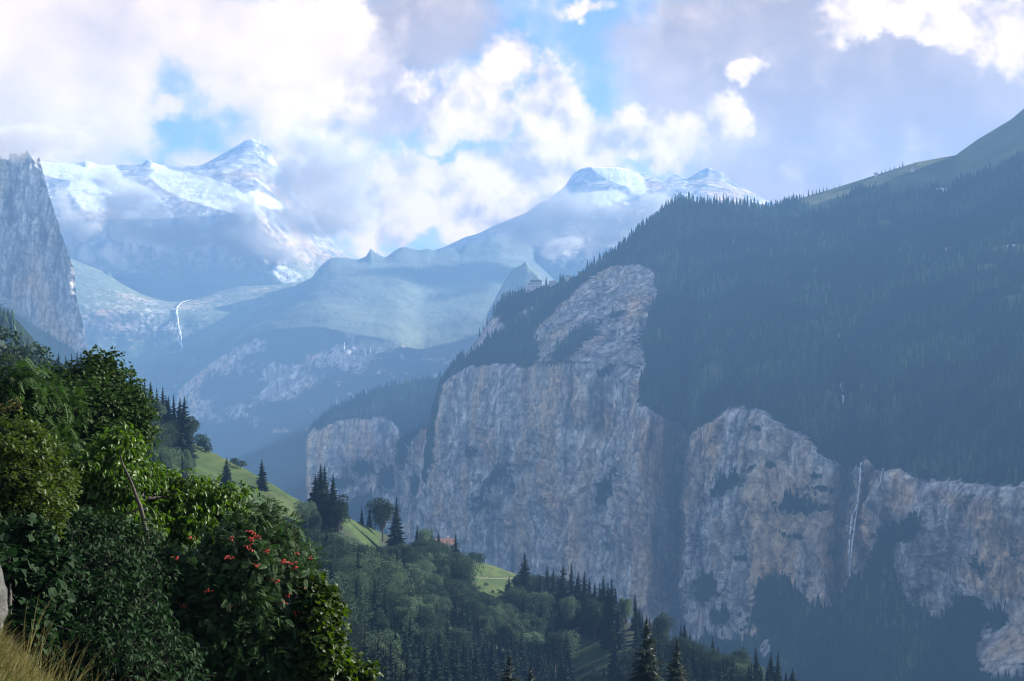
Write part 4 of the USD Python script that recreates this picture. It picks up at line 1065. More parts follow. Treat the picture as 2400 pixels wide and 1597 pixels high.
wgt = np.clip((veg_s - .55) * 3, 0, 1) * (1 - np.clip(grass * 1.4, 0, 1)) * ((part > .97) | (part < .3) * 0) * (wall_px > 990) * (wall_px < 2460) * (wall_py < 1640)
wgt[:, :12] = 0
wgt *= (wall_px < 2100) | (part > 1.12)
wgt *= np.clip(fbm(WALL / [120, 120, 120], 4, 91) * 2.5 + 1.3, .1, 1)
fp, fi = scatter(WALL, wgt, 8.6, 92)
fh = np.clip(np.random.default_rng(93).normal(21, 5, len(fp)), 9, 36)
fpx, fpy = pix(fp)
clear = ((fpx > 1224) & (fpx < 1280) & (fpy < 690)) | ((fpx > 1282) & (fpx < 1312) & (fpy < 684)) | ((fpx > 1322) & (fpx < 1374) & (fpy < RIDGE(fpx) + 14)) | ((fpx > 1190) & (fpx < 1212) & (fpy < 700))
fp, fh = fp[~clear], fh[~clear]
fpx, fpy = pix(fp)
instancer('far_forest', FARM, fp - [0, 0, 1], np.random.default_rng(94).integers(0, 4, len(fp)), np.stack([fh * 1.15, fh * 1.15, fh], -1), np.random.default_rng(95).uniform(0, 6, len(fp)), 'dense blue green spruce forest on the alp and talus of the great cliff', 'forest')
wgt = np.clip((sveg - .5) * 2, 0, 1) * (spart > .95) * (spart < 3.4)
wgt[:, :8] = 0
fp2, _ = scatter(SPUR, wgt, 11, 192)
fh = np.clip(np.random.default_rng(193).normal(22, 5, len(fp2)), 10, 36)
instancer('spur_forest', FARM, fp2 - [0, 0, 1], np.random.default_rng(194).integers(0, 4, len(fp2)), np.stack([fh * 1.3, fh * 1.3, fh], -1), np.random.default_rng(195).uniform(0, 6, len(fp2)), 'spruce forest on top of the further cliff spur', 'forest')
fp3, _ = scatter(FM[12:], np.ones(FM[12:].shape[:2]), 9, 292)
fh = np.clip(np.random.default_rng(293).normal(20, 4, len(fp3)), 10, 30)
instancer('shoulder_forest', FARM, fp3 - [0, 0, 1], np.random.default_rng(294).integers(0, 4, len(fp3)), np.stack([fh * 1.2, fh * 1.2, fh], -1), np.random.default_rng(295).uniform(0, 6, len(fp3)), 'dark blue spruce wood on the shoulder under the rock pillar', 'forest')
print('spur', len(fp2), 'shoulder', len(fp3))

# single spruces along the far skyline
ridge_proto = '/World/Looks/ridge_spruce_kind'
stage.CreateClassPrim(ridge_proto)
usdkit.mesh(stage, ridge_proto + '/crown', spruce_parts(1.0, .17, 790, 12, 8, 0, .3)[0], NEEDLE_FAR)
usdkit.mesh(stage, ridge_proto + '/trunk', tube([(0, 0, -.1), (0, 0, .5)], [.02, .01], 4), BARK)
G5 = 'spruces on the skyline of the great cliff mountain'
rngR = np.random.default_rng(15)
spots = [(x, rngR.uniform(9, 20)) for x in np.arange(1376, 1560, 6.0)] + [(1575, 14), (1584, 10), (1592, 13), (1600, 11), (1610, 13), (1622, 10), (1634, 9)] + [(x, hgt) for x, hgt in ((1672, 20), (1680, 26), (1687, 24), (1696, 32), (1702, 30), (1715, 22), (1727, 25), (1733, 20), (1745, 28), (1752, 32), (1760, 26), (1768, 24), (1778, 20), (1786, 16), (1792, 14), (1806, 22), (1818, 16), (1826, 12))] + \
        [(x, rngR.uniform(10, 16)) for x in np.arange(1838, 1885, 5)] + [(1895, 18), (1905, 15), (1913, 14), (1921, 14), (1930, 13), (1938, 12), (1955, 8), (1968, 8), (2050, 8), (2066, 10), (2076, 9), (2086, 11), (2096, 10), (2108, 9), (2116, 14)]
for x, hp in spots:
    top = at(x, float(RIDGE(x)), float(np.maximum(RIDGE_Y(x), wall_depth(x) + 25)))
    hgt = hp / FOC * top[1] + 3
    copy_of(ridge_proto, 'ridge_spruce', 'tiny spruce silhouetted on the skyline of the great cliff mountain', 'spruce', top - [0, 0, 4], rngR.uniform(0, 360), (hgt * 1.1, hgt * 1.1, hgt), G5)

# ------------------------------------------------------------------ foreground trees
def leaf_simple(wid, fold=.16, curl=.12):
    v = np.array([[0, 0, 0], [.3, -wid * .8, fold * wid], [.35, 0, 0], [.3, wid * .8, fold * wid], [.68, -wid * .62, fold * wid - curl * .5], [.68, 0, -curl * .5], [.68, wid * .62, fold * wid - curl * .5], [1, 0, -curl * 1.4]])
    f = [[0, 1, 2], [0, 2, 3], [1, 4, 5], [1, 5, 2], [2, 5, 6], [2, 6, 3], [4, 7, 5], [5, 7, 6]]
    return v, np.array(f)


def leaf_pinnate(n, wid=.10, length=.36, droop=.25):
    b = Bag()
    for k in range(n):
        u = .22 + .72 * k / (n - 1)
        for s in (-1, 1):
            c = np.array([u, 0, -droop * u * u])
            d = np.array([.45, s * .9, -.25]) / 1.04
            q = np.array([d[1] * s, -d[0] * s, 0]) * s
            L = length * (1 - .45 * abs(u - .5))
            b.add([c, c + d * L * .5 + q * wid * .5 + [0, 0, .02], c + d * L, c + d * L * .5 - q * wid * .5], [[0, 1, 2], [0, 2, 3]])
    c = np.array([.94, 0, -droop * .88])
    b.add([c, c + [.12, .05, -.05], c + [.3, 0, -.14], c + [.12, -.05, -.05]], [[0, 1, 2], [0, 2, 3]])
    return b.get()


def leaf_lobed():
    v = np.array([[0, 0, 0], [.25, .12, .02], [.4, .30, .05], [.55, .16, .03], [.75, .26, .02], [1, 0, -.1], [.75, -.26, .02], [.55, -.16, .03], [.4, -.30, .05], [.25, -.12, .02], [.5, 0, .0]])
    return v, np.array([[0, 1, 10], [1, 2, 10], [2, 3, 10], [3, 4, 10], [4, 5, 10], [5, 6, 10], [6, 7, 10], [7, 8, 10], [8, 9, 10], [9, 0, 10]])


LEAF_FORMS = {'cherry': leaf_simple(.34, .3, .22), 'round': leaf_simple(.62, .2, .1), 'rowan': leaf_pinnate(6, .16, .34), 'ash': leaf_pinnate(5, .20, .46, .35), 'oak': leaf_lobed()}


def fg_tree(name, label, category, base, lobes, form, leaf_len, mat, clusters, per, droop=.3, seed=0, parts=0, spread=.16, core=.5, upright=0.0, trunk_r=.06, stems=1):
    """A tree whose crown is the given lobes (px, py, depth, radius in metres); twigs fill the lobes, leaves grow along the twigs."""
    rng = np.random.default_rng(seed)
    bx, bY = base
    b0 = np.array([(bx - 1200) / FOC * bY, bY, float(ground_pY(bx, bY)) - .15])
    c = np.array([at(px, py, Y) for px, py, Y, r in lobes])
    r = np.array([l[3] for l in lobes]) * .84
    t = thing(name, label, category, b0)
    wood, leaves = Bag(), Bag()
    mid = c.mean(0)
    # stem and limbs
    for s in range(stems):
        top = c[np.argsort(-c[:, 2])[s % len(c)]] * .55 + mid * .45 - b0
        off = rng.normal(0, .12, 3) * [1, 1, 0] * (stems > 1)
        pts = np.array([top * u + off + np.array([math.sin(u * 3.1 + s) * .07, math.cos(u * 2.3 + s) * .05, .12 * math.sin(u * math.pi)]) * np.linalg.norm(top) * .35 for u in np.linspace(0, 1, 9)])
        wood.tube(pts, trunk_r * (1 - .75 * np.linspace(0, 1, 9)), 7)
        if s == 0:
            spine = pts
    for k in range(len(c)):
        tgt = c[k] - b0
        j = min(7, max(2, int(np.argmin(np.linalg.norm(spine - (tgt - [0, 0, r[k] * 1.6]), axis=1)))))
        st = spine[j]
        m = (st + tgt) / 2 + rng.normal(0, .08, 3) * np.linalg.norm(tgt - st) - [0, 0, .08 * np.linalg.norm(tgt - st)]
        wood.tube([st, st * .45 + m * .55, m, tgt * .6 + m * .4, tgt], np.array([.45, .38, .3, .22, .12]) * trunk_r, 5)
    pick = rng.choice(len(c), clusters, p=r ** 2 / (r ** 2).sum())
    u = rng.normal(size=(clusters, 3))
    u /= np.linalg.norm(u, axis=1, keepdims=True)
    q = core + (1.05 - core) * rng.random(clusters) ** .6
    tip = c[pick] + u * (r[pick] * q)[:, None] * (1 + .7 * (meshkit.noise(u * 2.2 + pick[:, None] * 5.1, seed) - .5))[:, None] - b0
    root = (c[pick] - b0) * .5 + tip * .5 + rng.normal(0, .04, (clusters, 3)) * r[pick][:, None]
    d = tip - root
    d /= np.linalg.norm(d, axis=1, keepdims=True) + 1e-9
    d = d + np.array([0, 0, upright])
    d /= np.linalg.norm(d, axis=1, keepdims=True)
    for k in range(0, clusters, 2):
        e = tip[k] + d[k] * spread
        wood.tube([root[k], (root[k] + tip[k]) / 2 + rng.normal(0, .02, 3), e], [.005, .004, .0015], 3)
    pos, dirs, sizes = [], [], []
    for j in range(per):
        w = rng.random(clusters)
        p = tip + d * (w * spread * 1.3 - spread * .3)[:, None]
        side = np.cross(d, rng.normal(size=(clusters, 3)))
        side /= np.linalg.norm(side, axis=1, keepdims=True) + 1e-9
        dr = d * rng.uniform(.15, .9, (clusters, 1)) + side * rng.uniform(.5, 1, (clusters, 1)) - np.array([0, 0, droop]) * rng.uniform(.4, 1.6, (clusters, 1))
        pos.append(p + side * leaf_len * .12)
        dirs.append(dr)
        sizes.append(leaf_len * rng.uniform(.65, 1.25, clusters))
    pos, dirs, sizes = np.vstack(pos), np.vstack(dirs), np.concatenate(sizes)
    R = frames(dirs, rng.normal(0, .55, len(pos)), (.02, .01, 1))
    tv, tf = LEAF_FORMS[form]
    if parts:
        dist = np.linalg.norm(pos + b0, axis=1) + rng.random(len(pos)) * .5
        wpx, wpy = pix(pos + b0)
        dist[(wpx < 0) | (wpx > 2400) | (wpy > 1597)] = 1e9
        front = np.argsort(dist)[:parts]
        for i in front:
            mesh('leaf', (tv @ R[i].T * sizes[i] + pos[i], tf), mat, t)
        rest = np.setdiff1d(np.arange(len(pos)), front)
    else:
        rest = np.arange(len(pos))
    leaves.stamp(tv, tf, pos[rest], R[rest], sizes[rest])
    g = mesh('crown', leaves.get(), mat, t)
    if parts:
        tag(g, kind='stuff')
    mesh('trunk', wood.get(), BARK, t, smooth=True)
    return t, b0, pos, dirs


DARK = leaf_material('maple_leaf', [(0, (.028, .058, .012)), (.55, (.06, .11, .022)), (.9, (.08, .13, .028)), (1, (.12, .16, .045))], .32, .65, .18)
ASH = leaf_material('ash_leaf', [(0, (.028, .06, .013)), (.6, (.055, .11, .022)), (.93, (.10, .16, .032)), (1, (.18, .18, .04))], .35, .65, .18)
CHERRY = leaf_material('cherry_leaf', [(0, (.05, .10, .010)), (.55, (.085, .16, .016)), (.92, (.14, .21, .026)), (1, (.26, .19, .03))], .45, .45, .35)
YELLOW = leaf_material('yellowing_leaf', [(0, (.04, .065, .010)), (.5, (.085, .11, .015)), (.85, (.15, .155, .02)), (1, (.26, .19, .02))], .4, .5, .3)
ROWAN = leaf_material('rowan_leaf', [(0, (.034, .072, .022)), (.5, (.066, .125, .04)), (.78, (.10, .155, .065)), (.9, (.26, .33, .21)), (1, (.40, .46, .35))], .25, .65, .2)
UNDER = leaf_material('undergrowth_leaf', [(0, (.012, .030, .010)), (.6, (.036, .074, .02)), (.95, (.03, .06, .018)), (1, (.08, .12, .05))], .25, .7, .12)
HAZEL = leaf_material('hazel_leaf', [(0, (.045, .085, .008)), (.6, (.085, .14, .014)), (.95, (.15, .19, .025)), (1, (.24, .19, .03))], .45, .5, .35)

fg_tree('maple_tree', 'large dark green leafy tree rising behind the others on the left', 'tree', (215, 36),
        [(245, 862, 36, .34), (225, 892, 36, .5), (190, 912, 35.5, .55), (150, 917, 35.5, .5), (265, 917, 36, .5), (110, 942, 35, .5), (225, 962, 35, .7), (290, 947, 35.5, .5), (170, 972, 34.5, .65), (320, 972, 35.5, .36), (255, 1022, 35, .6), (310, 1042, 35, .4), (120, 1012, 34.5, .6), (200, 1042, 34.5, .7), (280, 1092, 35, .55), (150, 1092, 34.5, .7), (225, 1122, 34.5, .7), (70, 992, 34.5, .6), (320, 1012, 35.5, .35)],
        'round', .095, DARK, 4400, 6, .25, 901, trunk_r=.16, spread=.3)
fg_tree('ash_tree', 'ash tree with feathery leaves and hanging seeds at the left edge', 'tree', (20, 25),
        [(10, 908, 25, .35), (55, 900, 25, .28), (90, 928, 25.5, .3), (0, 958, 25, .5), (60, 968, 25, .45), (110, 963, 25.5, .35), (140, 943, 26, .25), (-30, 998, 25, .6), (40, 1028, 25, .5), (95, 1023, 25.5, .45), (130, 998, 26, .3), (150, 1038, 26, .3), (60, 1088, 25, .6), (-60, 938, 25, .5), (120, 1088, 25.5, .5)],
        'ash', .2, ASH, 640, 5, .45, 902, trunk_r=.10, spread=.25)
# hanging seed bunches of the ash
seeds_at = [(6, 955), (14, 965), (22, 948), (38, 952), (30, 940), (46, 945)]
ash = '/World/ash_tree'
rngS = np.random.default_rng(41)
KEYS = leaf_material('ash_seed', [(0, (.16, .14, .04)), (1, (.3, .26, .08))], .3, .6, .2)
ash_b = np.array([(20 - 1200) / FOC * 25, 25, float(ground_pY(20, 25)) - .15])
for px, py in seeds_at:
    b = Bag()
    p0 = at(px, py, 24.4) - ash_b
    n = 16
    pos = p0 + rngS.normal(0, 1, (n, 3)) * [.025, .025, .05]
    dd = np.tile([0, 0, -1.0], (n, 1)) + rngS.normal(0, .25, (n, 3))
    b.stamp(*LEAF_FORMS['cherry'], pos, frames(dd, rngS.uniform(0, 6, n), (1, .1, 0)), .05)
    mesh('seed_bunch', b.get(), KEYS, ash)
fg_tree('yellowing_oak', 'yellow green bushy tree with small lobed leaves at the left edge', 'tree', (40, 15.5),
        [(20, 1040, 15.5, .25), (65, 1045, 15.5, .22), (100, 1075, 15.5, .2), (30, 1090, 15.2, .3), (80, 1110, 15.2, .28), (125, 1120, 15.5, .2), (-10, 1070, 15.5, .3), (20, 1160, 15, .32), (75, 1170, 15, .3), (120, 1175, 15.3, .22), (145, 1150, 15.6, .16), (45, 1215, 15, .26), (100, 1215, 15.2, .2)],
        'oak', .060, YELLOW, 2100, 7, .1, 903, parts=70, trunk_r=.05, spread=.10, upright=.3)
fg_tree('cherry_tree', 'bright green cherry tree with long drooping leaves and a bare dark limb', 'tree', (335, 17.5),
        [(290, 1038, 17.5, 0.123), (262, 1053, 17.5, 0.152), (300, 1070, 17.5, 0.152), (235, 1083, 17.3, 0.152), (205, 1103, 17.2, 0.142), (270, 1098, 17.3, 0.190), (320, 1118, 17.6, 0.152), (225, 1133, 17.1, 0.209), (285, 1148, 17.0, 0.190), (190, 1158, 17.1, 0.171), (240, 1188, 17.0, 0.228), (350, 1133, 17.8, 0.133), (385, 1110, 18, 0.076), (378, 1140, 18, 0.102), (410, 1160, 18, 0.128),
         (445, 1140, 18, 0.102), (470, 1160, 18, 0.136), (505, 1150, 18, 0.102), (430, 1195, 17.8, 0.170), (490, 1190, 17.9, 0.153), (525, 1170, 18, 0.102), (545, 1195, 18.1, 0.085), (575, 1165, 18.2, 0.051), (560, 1180, 18.2, 0.068), (380, 1205, 17.7, 0.153), (450, 1230, 17.7, 0.170), (400, 1245, 17.6, 0.170), (205, 1223, 17.0, 0.228), (270, 1238, 16.9, 0.209), (330, 1243, 17.2, 0.190), (170, 1198, 17.1, 0.171)],
        'cherry', .076, CHERRY, 2700, 7, .75, 904, parts=90, trunk_r=.055, spread=.16)
# the bare limb that shows through the cherry's leaves
lb = Bag()
ch_b = np.array([(335 - 1200) / FOC * 17.5, 17.5, float(ground_pY(335, 17.5)) - .15])
lb.tube([at(x, y, 16.75) - ch_b for x, y in ((352, 1290), (338, 1225), (330, 1190), (318, 1160), (305, 1125), (288, 1090), (282, 1065))], [.028, .026, .024, .021, .017, .012, .006], 7)
lb.tube([at(x, y, 16.75) - ch_b for x, y in ((330, 1190), (300, 1205), (272, 1222), (250, 1240))], [.014, .012, .008, .004], 5)
lb.tube([at(x, y, 16.75) - ch_b for x, y in ((310, 1138), (285, 1148), (270, 1162))], [.01, .007, .004], 5)
mesh('bare_limb', lb.get(), BARK, '/World/cherry_tree', smooth=True)
_, rb, rpos, rdir = fg_tree('rowan_tree', 'rowan tree full of red berry clusters and pale feathery leaves', 'tree', (560, 16.5),
        [(630, 1195, 16.6, .12), (605, 1225, 16.5, .2), (650, 1235, 16.6, .17), (560, 1225, 16.6, .16), (680, 1275, 16.6, .18), (620, 1285, 16.3, .26), (560, 1280, 16.3, .26), (710, 1290, 16.7, .12), (520, 1290, 16.4, .2), (480, 1310, 16.4, .2), (660, 1340, 16.2, .28), (590, 1350, 16.0, .3), (520, 1360, 16.1, .3), (450, 1360, 16.2, .26), (705, 1340, 16.5, .16), (400, 1320, 16.5, .2),
         (680, 1410, 16.2, .26), (600, 1430, 15.9, .32), (520, 1440, 15.9, .32), (440, 1430, 16.0, .3), (380, 1400, 16.2, .26), (700, 1480, 16.2, .24), (640, 1510, 15.9, .3), (560, 1520, 15.8, .32), (470, 1520, 15.8, .32), (390, 1490, 16.0, .28), (690, 1570, 16.0, .28), (620, 1590, 15.8, .32), (520, 1600, 15.8, .34), (430, 1600, 15.8, .3), (345, 1440, 16.4, .22), (355, 1520, 16.1, .24)],
        'rowan', .10, ROWAN, 3000, 4, .3, 905, parts=90, trunk_r=.05, spread=.14, core=.35, stems=3)
BERRY = material('rowan_berries', {'p': ('principled_bsdf', {'base_color': (.36, .018, .006), 'roughness': .35, 'specular_ior_level': .5, 'subsurface_weight': .1})}, surface='p.BSDF')
ball = trimesh.creation.icosphere(1, 1.0)
rngB = np.random.default_rng(43)
BERRIES = [(600, 1255), (608, 1262), (583, 1245), (586, 1262), (592, 1248), (583, 1282), (588, 1290), (543, 1262), (535, 1305), (531, 1308), (696, 1298), (693, 1332), (685, 1320), (727, 1308), (672, 1318), (667, 1315), (599, 1327), (625, 1292), (650, 1363), (640, 1358), (715, 1378), (663, 1412), (659, 1416), (693, 1438), (672, 1396), (538, 1422), (487, 1385), (362, 1382), (434, 1420), (505, 1480), (357, 1460), (414, 1308), (446, 1262), (690, 1540), (709, 1556), (712, 1566), (653, 1560), (655, 1578), (635, 1590), (468, 1540), (678, 1535), (700, 1455)]
for px, py in BERRIES:
    b = Bag()
    Yb = 15.9 + .25 * max(0, (px - 560) / 160) ** 2 + rngB.uniform(-.12, .05) - (.25 if px < 640 else .1)
    p0 = at(px, py, Yb) - rb
    for k in range(rngB.integers(5, 10)):
        q = rngB.normal(0, 1, 3) * [.02, .015, .011]
        b.add(ball.vertices * rngB.uniform(.006, .009) + p0 + q, ball.faces)
    mesh('berry_cluster', b.get(), BERRY, '/World/rowan_tree', smooth=True)
fg_tree('undergrowth_shrub', 'dark shrub with drooping leaves in the shade between oak and rowan', 'shrub', (230, 15),
        [(200, 1270, 16, .3), (260, 1280, 16, .3), (320, 1300, 16.2, .3), (170, 1330, 15.5, .3), (240, 1350, 15.3, .36), (310, 1370, 15.5, .36), (150, 1400, 15, .3), (220, 1430, 14.8, .38), (300, 1450, 15, .38), (160, 1480, 14.6, .32), (240, 1510, 14.5, .38), (330, 1540, 14.8, .38), (120, 1440, 14.8, .24), (380, 1590, 14.8, .4), (180, 1555, 14.2, .34), (290, 1590, 14.2, .4), (130, 1280, 16, .26), (360, 1340, 16.3, .3)],
        'cherry', .07, UNDER, 3200, 6, .6, 906, parts=60, trunk_r=.04, spread=.18, stems=3)
fg_tree('bank_shrub', 'shrub of dull green leaves under the yellow oak at the left edge', 'shrub', (30, 13.5),
        [(20, 1265, 14.5, .2), (70, 1270, 14.6, .2), (110, 1310, 14.6, .2), (60, 1340, 14.4, .22), (90, 1400, 14.2, .22), (40, 1400, 14.2, .22), (110, 1460, 14, .2), (60, 1470, 13.8, .22), (20, 1340, 14.2, .2)],
        'round', .09, UNDER, 420, 6, .4, 907, trunk_r=.03, spread=.12, stems=2)
fg_tree('hazel_bush', 'yellow green hazel bush at the right foot of the rowan', 'shrub', (760, 16),
        [(735, 1390, 16.2, .10), (755, 1420, 16.2, .14), (735, 1440, 16.1, .16), (770, 1450, 16.2, .12), (745, 1480, 16, .18), (775, 1495, 16.1, .13), (750, 1530, 15.9, .2), (785, 1540, 16, .12), (810, 1560, 16.1, .10), (760, 1580, 15.8, .2), (800, 1595, 15.9, .14), (840, 1592, 16, .10), (865, 1585, 16.1, .06), (720, 1560, 15.9, .16), (755, 1378, 16.3, .07), (780, 1400, 16.3, .06)],
        'round', .066, HAZEL, 1000, 6, .45, 908, parts=70, trunk_r=.025, spread=.13, stems=4, upright=.25)
fg_tree('young_maple', 'young light green maple sapling low between oak and cherry', 'tree', (165, 16),
        [(150, 1250, 16.4, .2), (190, 1255, 16.4, .18), (130, 1225, 16.4, .18), (175, 1290, 16.2, .2), (210, 1300, 16.2, .2), (120, 1190, 16.6, .14)],
        'round', .09, DARK, 260, 6, .4, 909, trunk_r=.03, spread=.14)

# grey boulder at the left edge
DEAD = material('dead_wood', {'g': ('geometry', {}), 'r': ('rgb_ramp', {'ramp': [(0, (.006, .005, .003)), (1, (.022, .018, .009))]}), 'p': ('principled_bsdf', {'roughness': .9})}, [('g.random_per_island', 'r.fac'), ('r.color', 'p.base_color')], surface='p.BSDF')
bm = trimesh.creation.icosphere(5, 1.0)
v = bm.vertices * [.36, .4, .62]
v = v * (1 + .30 * fbm(bm.vertices * 1.3, 3, 950)[:, None] + .12 * (ridged(bm.vertices * 3.5, 4, 951) - .5)[:, None])
v = v * .75 + at(-88, 1420, 10.5)
mesh('boulder', (v, bm.faces), material('boulder_stone', {'g': ('geometry', {}), 'n': ('noise_texture', {'scale': 5.0, 'detail': 9.0, 'roughness': .7}), 'n2': ('noise_texture', {'scale': 30.0, 'detail': 6.0}), 'r': ('rgb_ramp', {'ramp': [(.3, (.02, .02, .018)), (.5, (.055, .055, .05)), (.7, (.10, .098, .092))]}), 'p': ('principled_bsdf', {'roughness': .9}), 'b': ('bump', {'strength': .8, 'distance': .03})},
     [('g.position', 'n.vector'), ('g.position', 'n2.vector'), ('n.fac', 'r.fac'), ('r.color', 'p.base_color'), ('n2.fac', 'b.height'), ('b.normal', 'p.normal')], surface='p.BSDF'), smooth=True, label='grey lichen covered boulder half seen at the left edge', category='boulder')

# dry grass on the bank in the corner
def grass(name, label, n, area, hgt, mat, seed, lean, width=.0035, n_seg=4):
    rng = np.random.default_rng(seed)
    px = rng.uniform(area[0], area[1], n)
    Y = rng.uniform(area[2], area[3], n)
    x = (px - 1200) / FOC * Y
    z = ground_pY(px, Y)
    h = hgt * rng.uniform(.45, 1.15, n) * (.7 + .6 * meshkit.noise(np.stack([x * 1.3, Y * 1.3, 0 * x], -1), seed))
    a = rng.normal(lean, .9, n)
    bend = rng.uniform(.1, .75, n)
    t = np.linspace(0, 1, n_seg)
    cx = np.cos(a)[:, None] * (bend * h)[:, None] * t ** 1.8
    cy = np.sin(a)[:, None] * (bend * h)[:, None] * t ** 1.8
    P = np.stack([x[:, None] + cx, Y[:, None] + cy, z[:, None] - .03 + h[:, None] * (t - .28 * bend[:, None] * t ** 2)], -1)
    s = rng.uniform(0, 3.14, n)
    side = np.stack([np.cos(s), np.sin(s), 0 * s], -1)[:, None] * (width * (1 - .8 * t))[None, :, None] * rng.uniform(.6, 1.5, (n, 1, 1))
    V = np.stack([P - side, P + side], 2).reshape(n, -1, 3)
    f = []
    for k in range(n_seg - 1):
        i = 2 * k
        f += [[i, i + 1, i + 3], [i, i + 3, i + 2]]
    F = (np.array(f)[None] + (np.arange(n) * n_seg * 2)[:, None, None]).reshape(-1, 3)
    return mesh(name, (V.reshape(-1, 3), F), mat, kind='stuff', label=label, category='grass')


HAY = leaf_material('dry_grass_blades', [(0, (.16, .14, .05)), (.3, (.30, .235, .11)), (.7, (.46, .36, .19)), (1, (.6, .5, .32))], .35, .7, .15)
GREENG = leaf_material('green_grass_blades', [(0, (.04, .065, .012)), (1, (.11, .14, .03))], .35, .6, .25)
grass('dry_grass', 'tall dry straw coloured grass on the bank in the bottom left corner', 9500, (-70, 330, 5.2, 9.2), .23, HAY, 961, .3)
grass('green_grass', 'short green grass among the dry stalks in the bottom left corner', 1500, (-70, 260, 5.2, 8.6), .15, GREENG, 962, .5)
grass('grass_stalks', 'thin long dry stalks leaning out over the dark shrub', 420, (40, 420, 6.0, 9.0), .5, HAY, 963, .2, .0022, 6)

# two ragged spruces standing nearer, and two tops at the bottom edge
NEARP = [proto(f'near_spruce_kind_{k}', *spruce_parts(1.0, R, 800 + k, 44, 13, 7, .42), NEEDLE_NEAR) for k, R in enumerate((.20, .17))]
for px, top, Y, h, k, lab, w in ((1515, 1449, 175, 21, 0, 'ragged near spruce with wide separate boughs at the bottom right', 1.25), (1583, 1497, 165, 18, 1, 'second near spruce right of the ragged one', 1.25), (1193, 1531, 150, 16, 1, 'sunlit spruce top at the bottom edge', 1.35), (1243, 1562, 150, 14, 0, 'small spruce top right of the sunlit one at the bottom edge', 1.1)):
    tp = at(px, top, Y)
    copy_of(NEARP[k], 'near_spruce', lab, 'spruce', tp - [0, 0, h], 40 * k + px % 90, (h * w, h * w, h))

# ------------------------------------------------------------------ falling water
WATER = material('falling_water', {'g': ('geometry', {}), 'm': ('mapping', {'scale': (.5, .5, .06)}), 'n': ('noise_texture', {'scale': 1.0, 'detail': 4.0}), 'r': ('rgb_ramp', {'ramp': [(.3, (.42, .45, .5)), (.6, (.85, .87, .9))]}), 'p': ('principled_bsdf', {'roughness': .5})},
                 [('g.position', 'm.vector'), ('m.vector', 'n.vector'), ('n.fac', 'r.fac'), ('r.color', 'p.base_color')], surface='p.BSDF')


def waterfall(label, P, PX, PY, strands, lift=5.0, category='waterfall', seed=0):
    """Strands of water lying on a mountain face: each a list of (px, py, width in metres)."""
    rng = np.random.default_rng(seed)
    b = Bag()
    for s in strands:
        a = np.array(s, float)
        t = np.linspace(0, 1, max(6, int(np.hypot(np.ptp(a[:, 0]), np.ptp(a[:, 1])) / 4)))
        u = np.linspace(0, 1, len(a))
        x, y, w = (np.interp(t, u, a[:, k]) for k in range(3))
        x = x + rng.normal(0, .7, len(t))
        p = on_grid(P, PX, PY, x, y)
        depth = gaussian_filter(p[:, 1], 1.5) - lift
        q = at(x, y, depth)
        b.tube(q, w * .36 * rng.uniform(.6, 1.3, len(t)), 6)
    return mesh('waterfall', b.get(), WATER, smooth=True, label=label, category=category)


waterfall('tall thin waterfall in the dark gully of the great cliff, its two strands meeting below', WALL, wall_px, wall_py,
          [[(2017, 1085, 3), (2016, 1120, 4), (2012, 1160, 3), (2010, 1185, 5)], [(2010, 1185, 4), (1998, 1208, 4), (1994, 1240, 5), (1990, 1290, 3), (1989, 1330, 2)], [(2010, 1185, 3), (2005, 1220, 3), (1997, 1280, 3), (1992, 1350, 4)]], seed=1)
waterfall('short broken cascade high in the dark forest', WALL, wall_px, wall_py, [[(1970, 768, 2), (1970, 778, 2.5), (1965, 786, 2), (1966, 792, 2)]], 14, seed=2)
waterfall('longer white cascade lower in the dark forest', WALL, wall_px, wall_py, [[(1971, 898, 2), (1971, 910, 3), (1977, 916, 3), (1973, 925, 4), (1976, 932, 5), (1974, 950, 5)], [(1976, 930, 3), (1978, 945, 2)]], 14, seed=3)
waterfall('hair thin pale fall on the forest slope under the ridge', WALL, wall_px, wall_py, [[(1718, 558, 1.2), (1719, 572, 1.6), (1719, 588, 1.2)]], 16, seed=4)
waterfall('thin white fall at the left corner of the great cliff', WALL, wall_px, wall_py, [[(1032, 1000, 1.5), (1026, 1018, 2), (1021, 1036, 2)]], seed=5)
waterfall('pale streak of water low on the left part of the great cliff', WALL, wall_px, wall_py, [[(1030, 1130, 1.5), (1018, 1160, 2), (1008, 1195, 2)]], seed=6)
waterfall('thin fall right of the forked waterfall', WALL, wall_px, wall_py, [[(2070, 1098, 2.5), (2066, 1115, 2), (2062, 1135, 1.5)]], seed=7)
sh_px, sh_py = pix(SH)
waterfall('white glacier stream falling down the valley head', SH, sh_px, sh_py,
          [[(450, 702, 4), (428, 708, 5), (420, 716, 9), (413, 722, 11), (413, 735, 13), (417, 748, 14), (417, 760, 13), (420, 772, 16), (424, 785, 10), (425, 800, 12), (428, 815, 14), (424, 824, 7)], [(417, 755, 6), (410, 768, 6), (412, 780, 4)], [(421, 775, 8), (417, 795, 6), (425, 812, 8)], [(413, 722, 4), (402, 726, 4)]], 18, seed=8)
waterfall('small white snow stream at the left of the valley head', SH, sh_px, sh_py, [[(256, 640, 6), (259, 646, 10), (262, 648, 5)]], 18, seed=9)
c_px, c_py = pix(CM)
waterfall('faint thin fall on the rock band of the valley head mountain', CM, c_px, c_py, [[(808, 802, 3), (807, 812, 4), (807, 820, 3)]], 12, seed=10)
waterfall('pair of faint streaks on the rock band of the valley head mountain', CM, c_px, c_py, [[(855, 816, 3), (858, 836, 4)], [(868, 815, 3), (867, 828, 3)]], 12, seed=11)

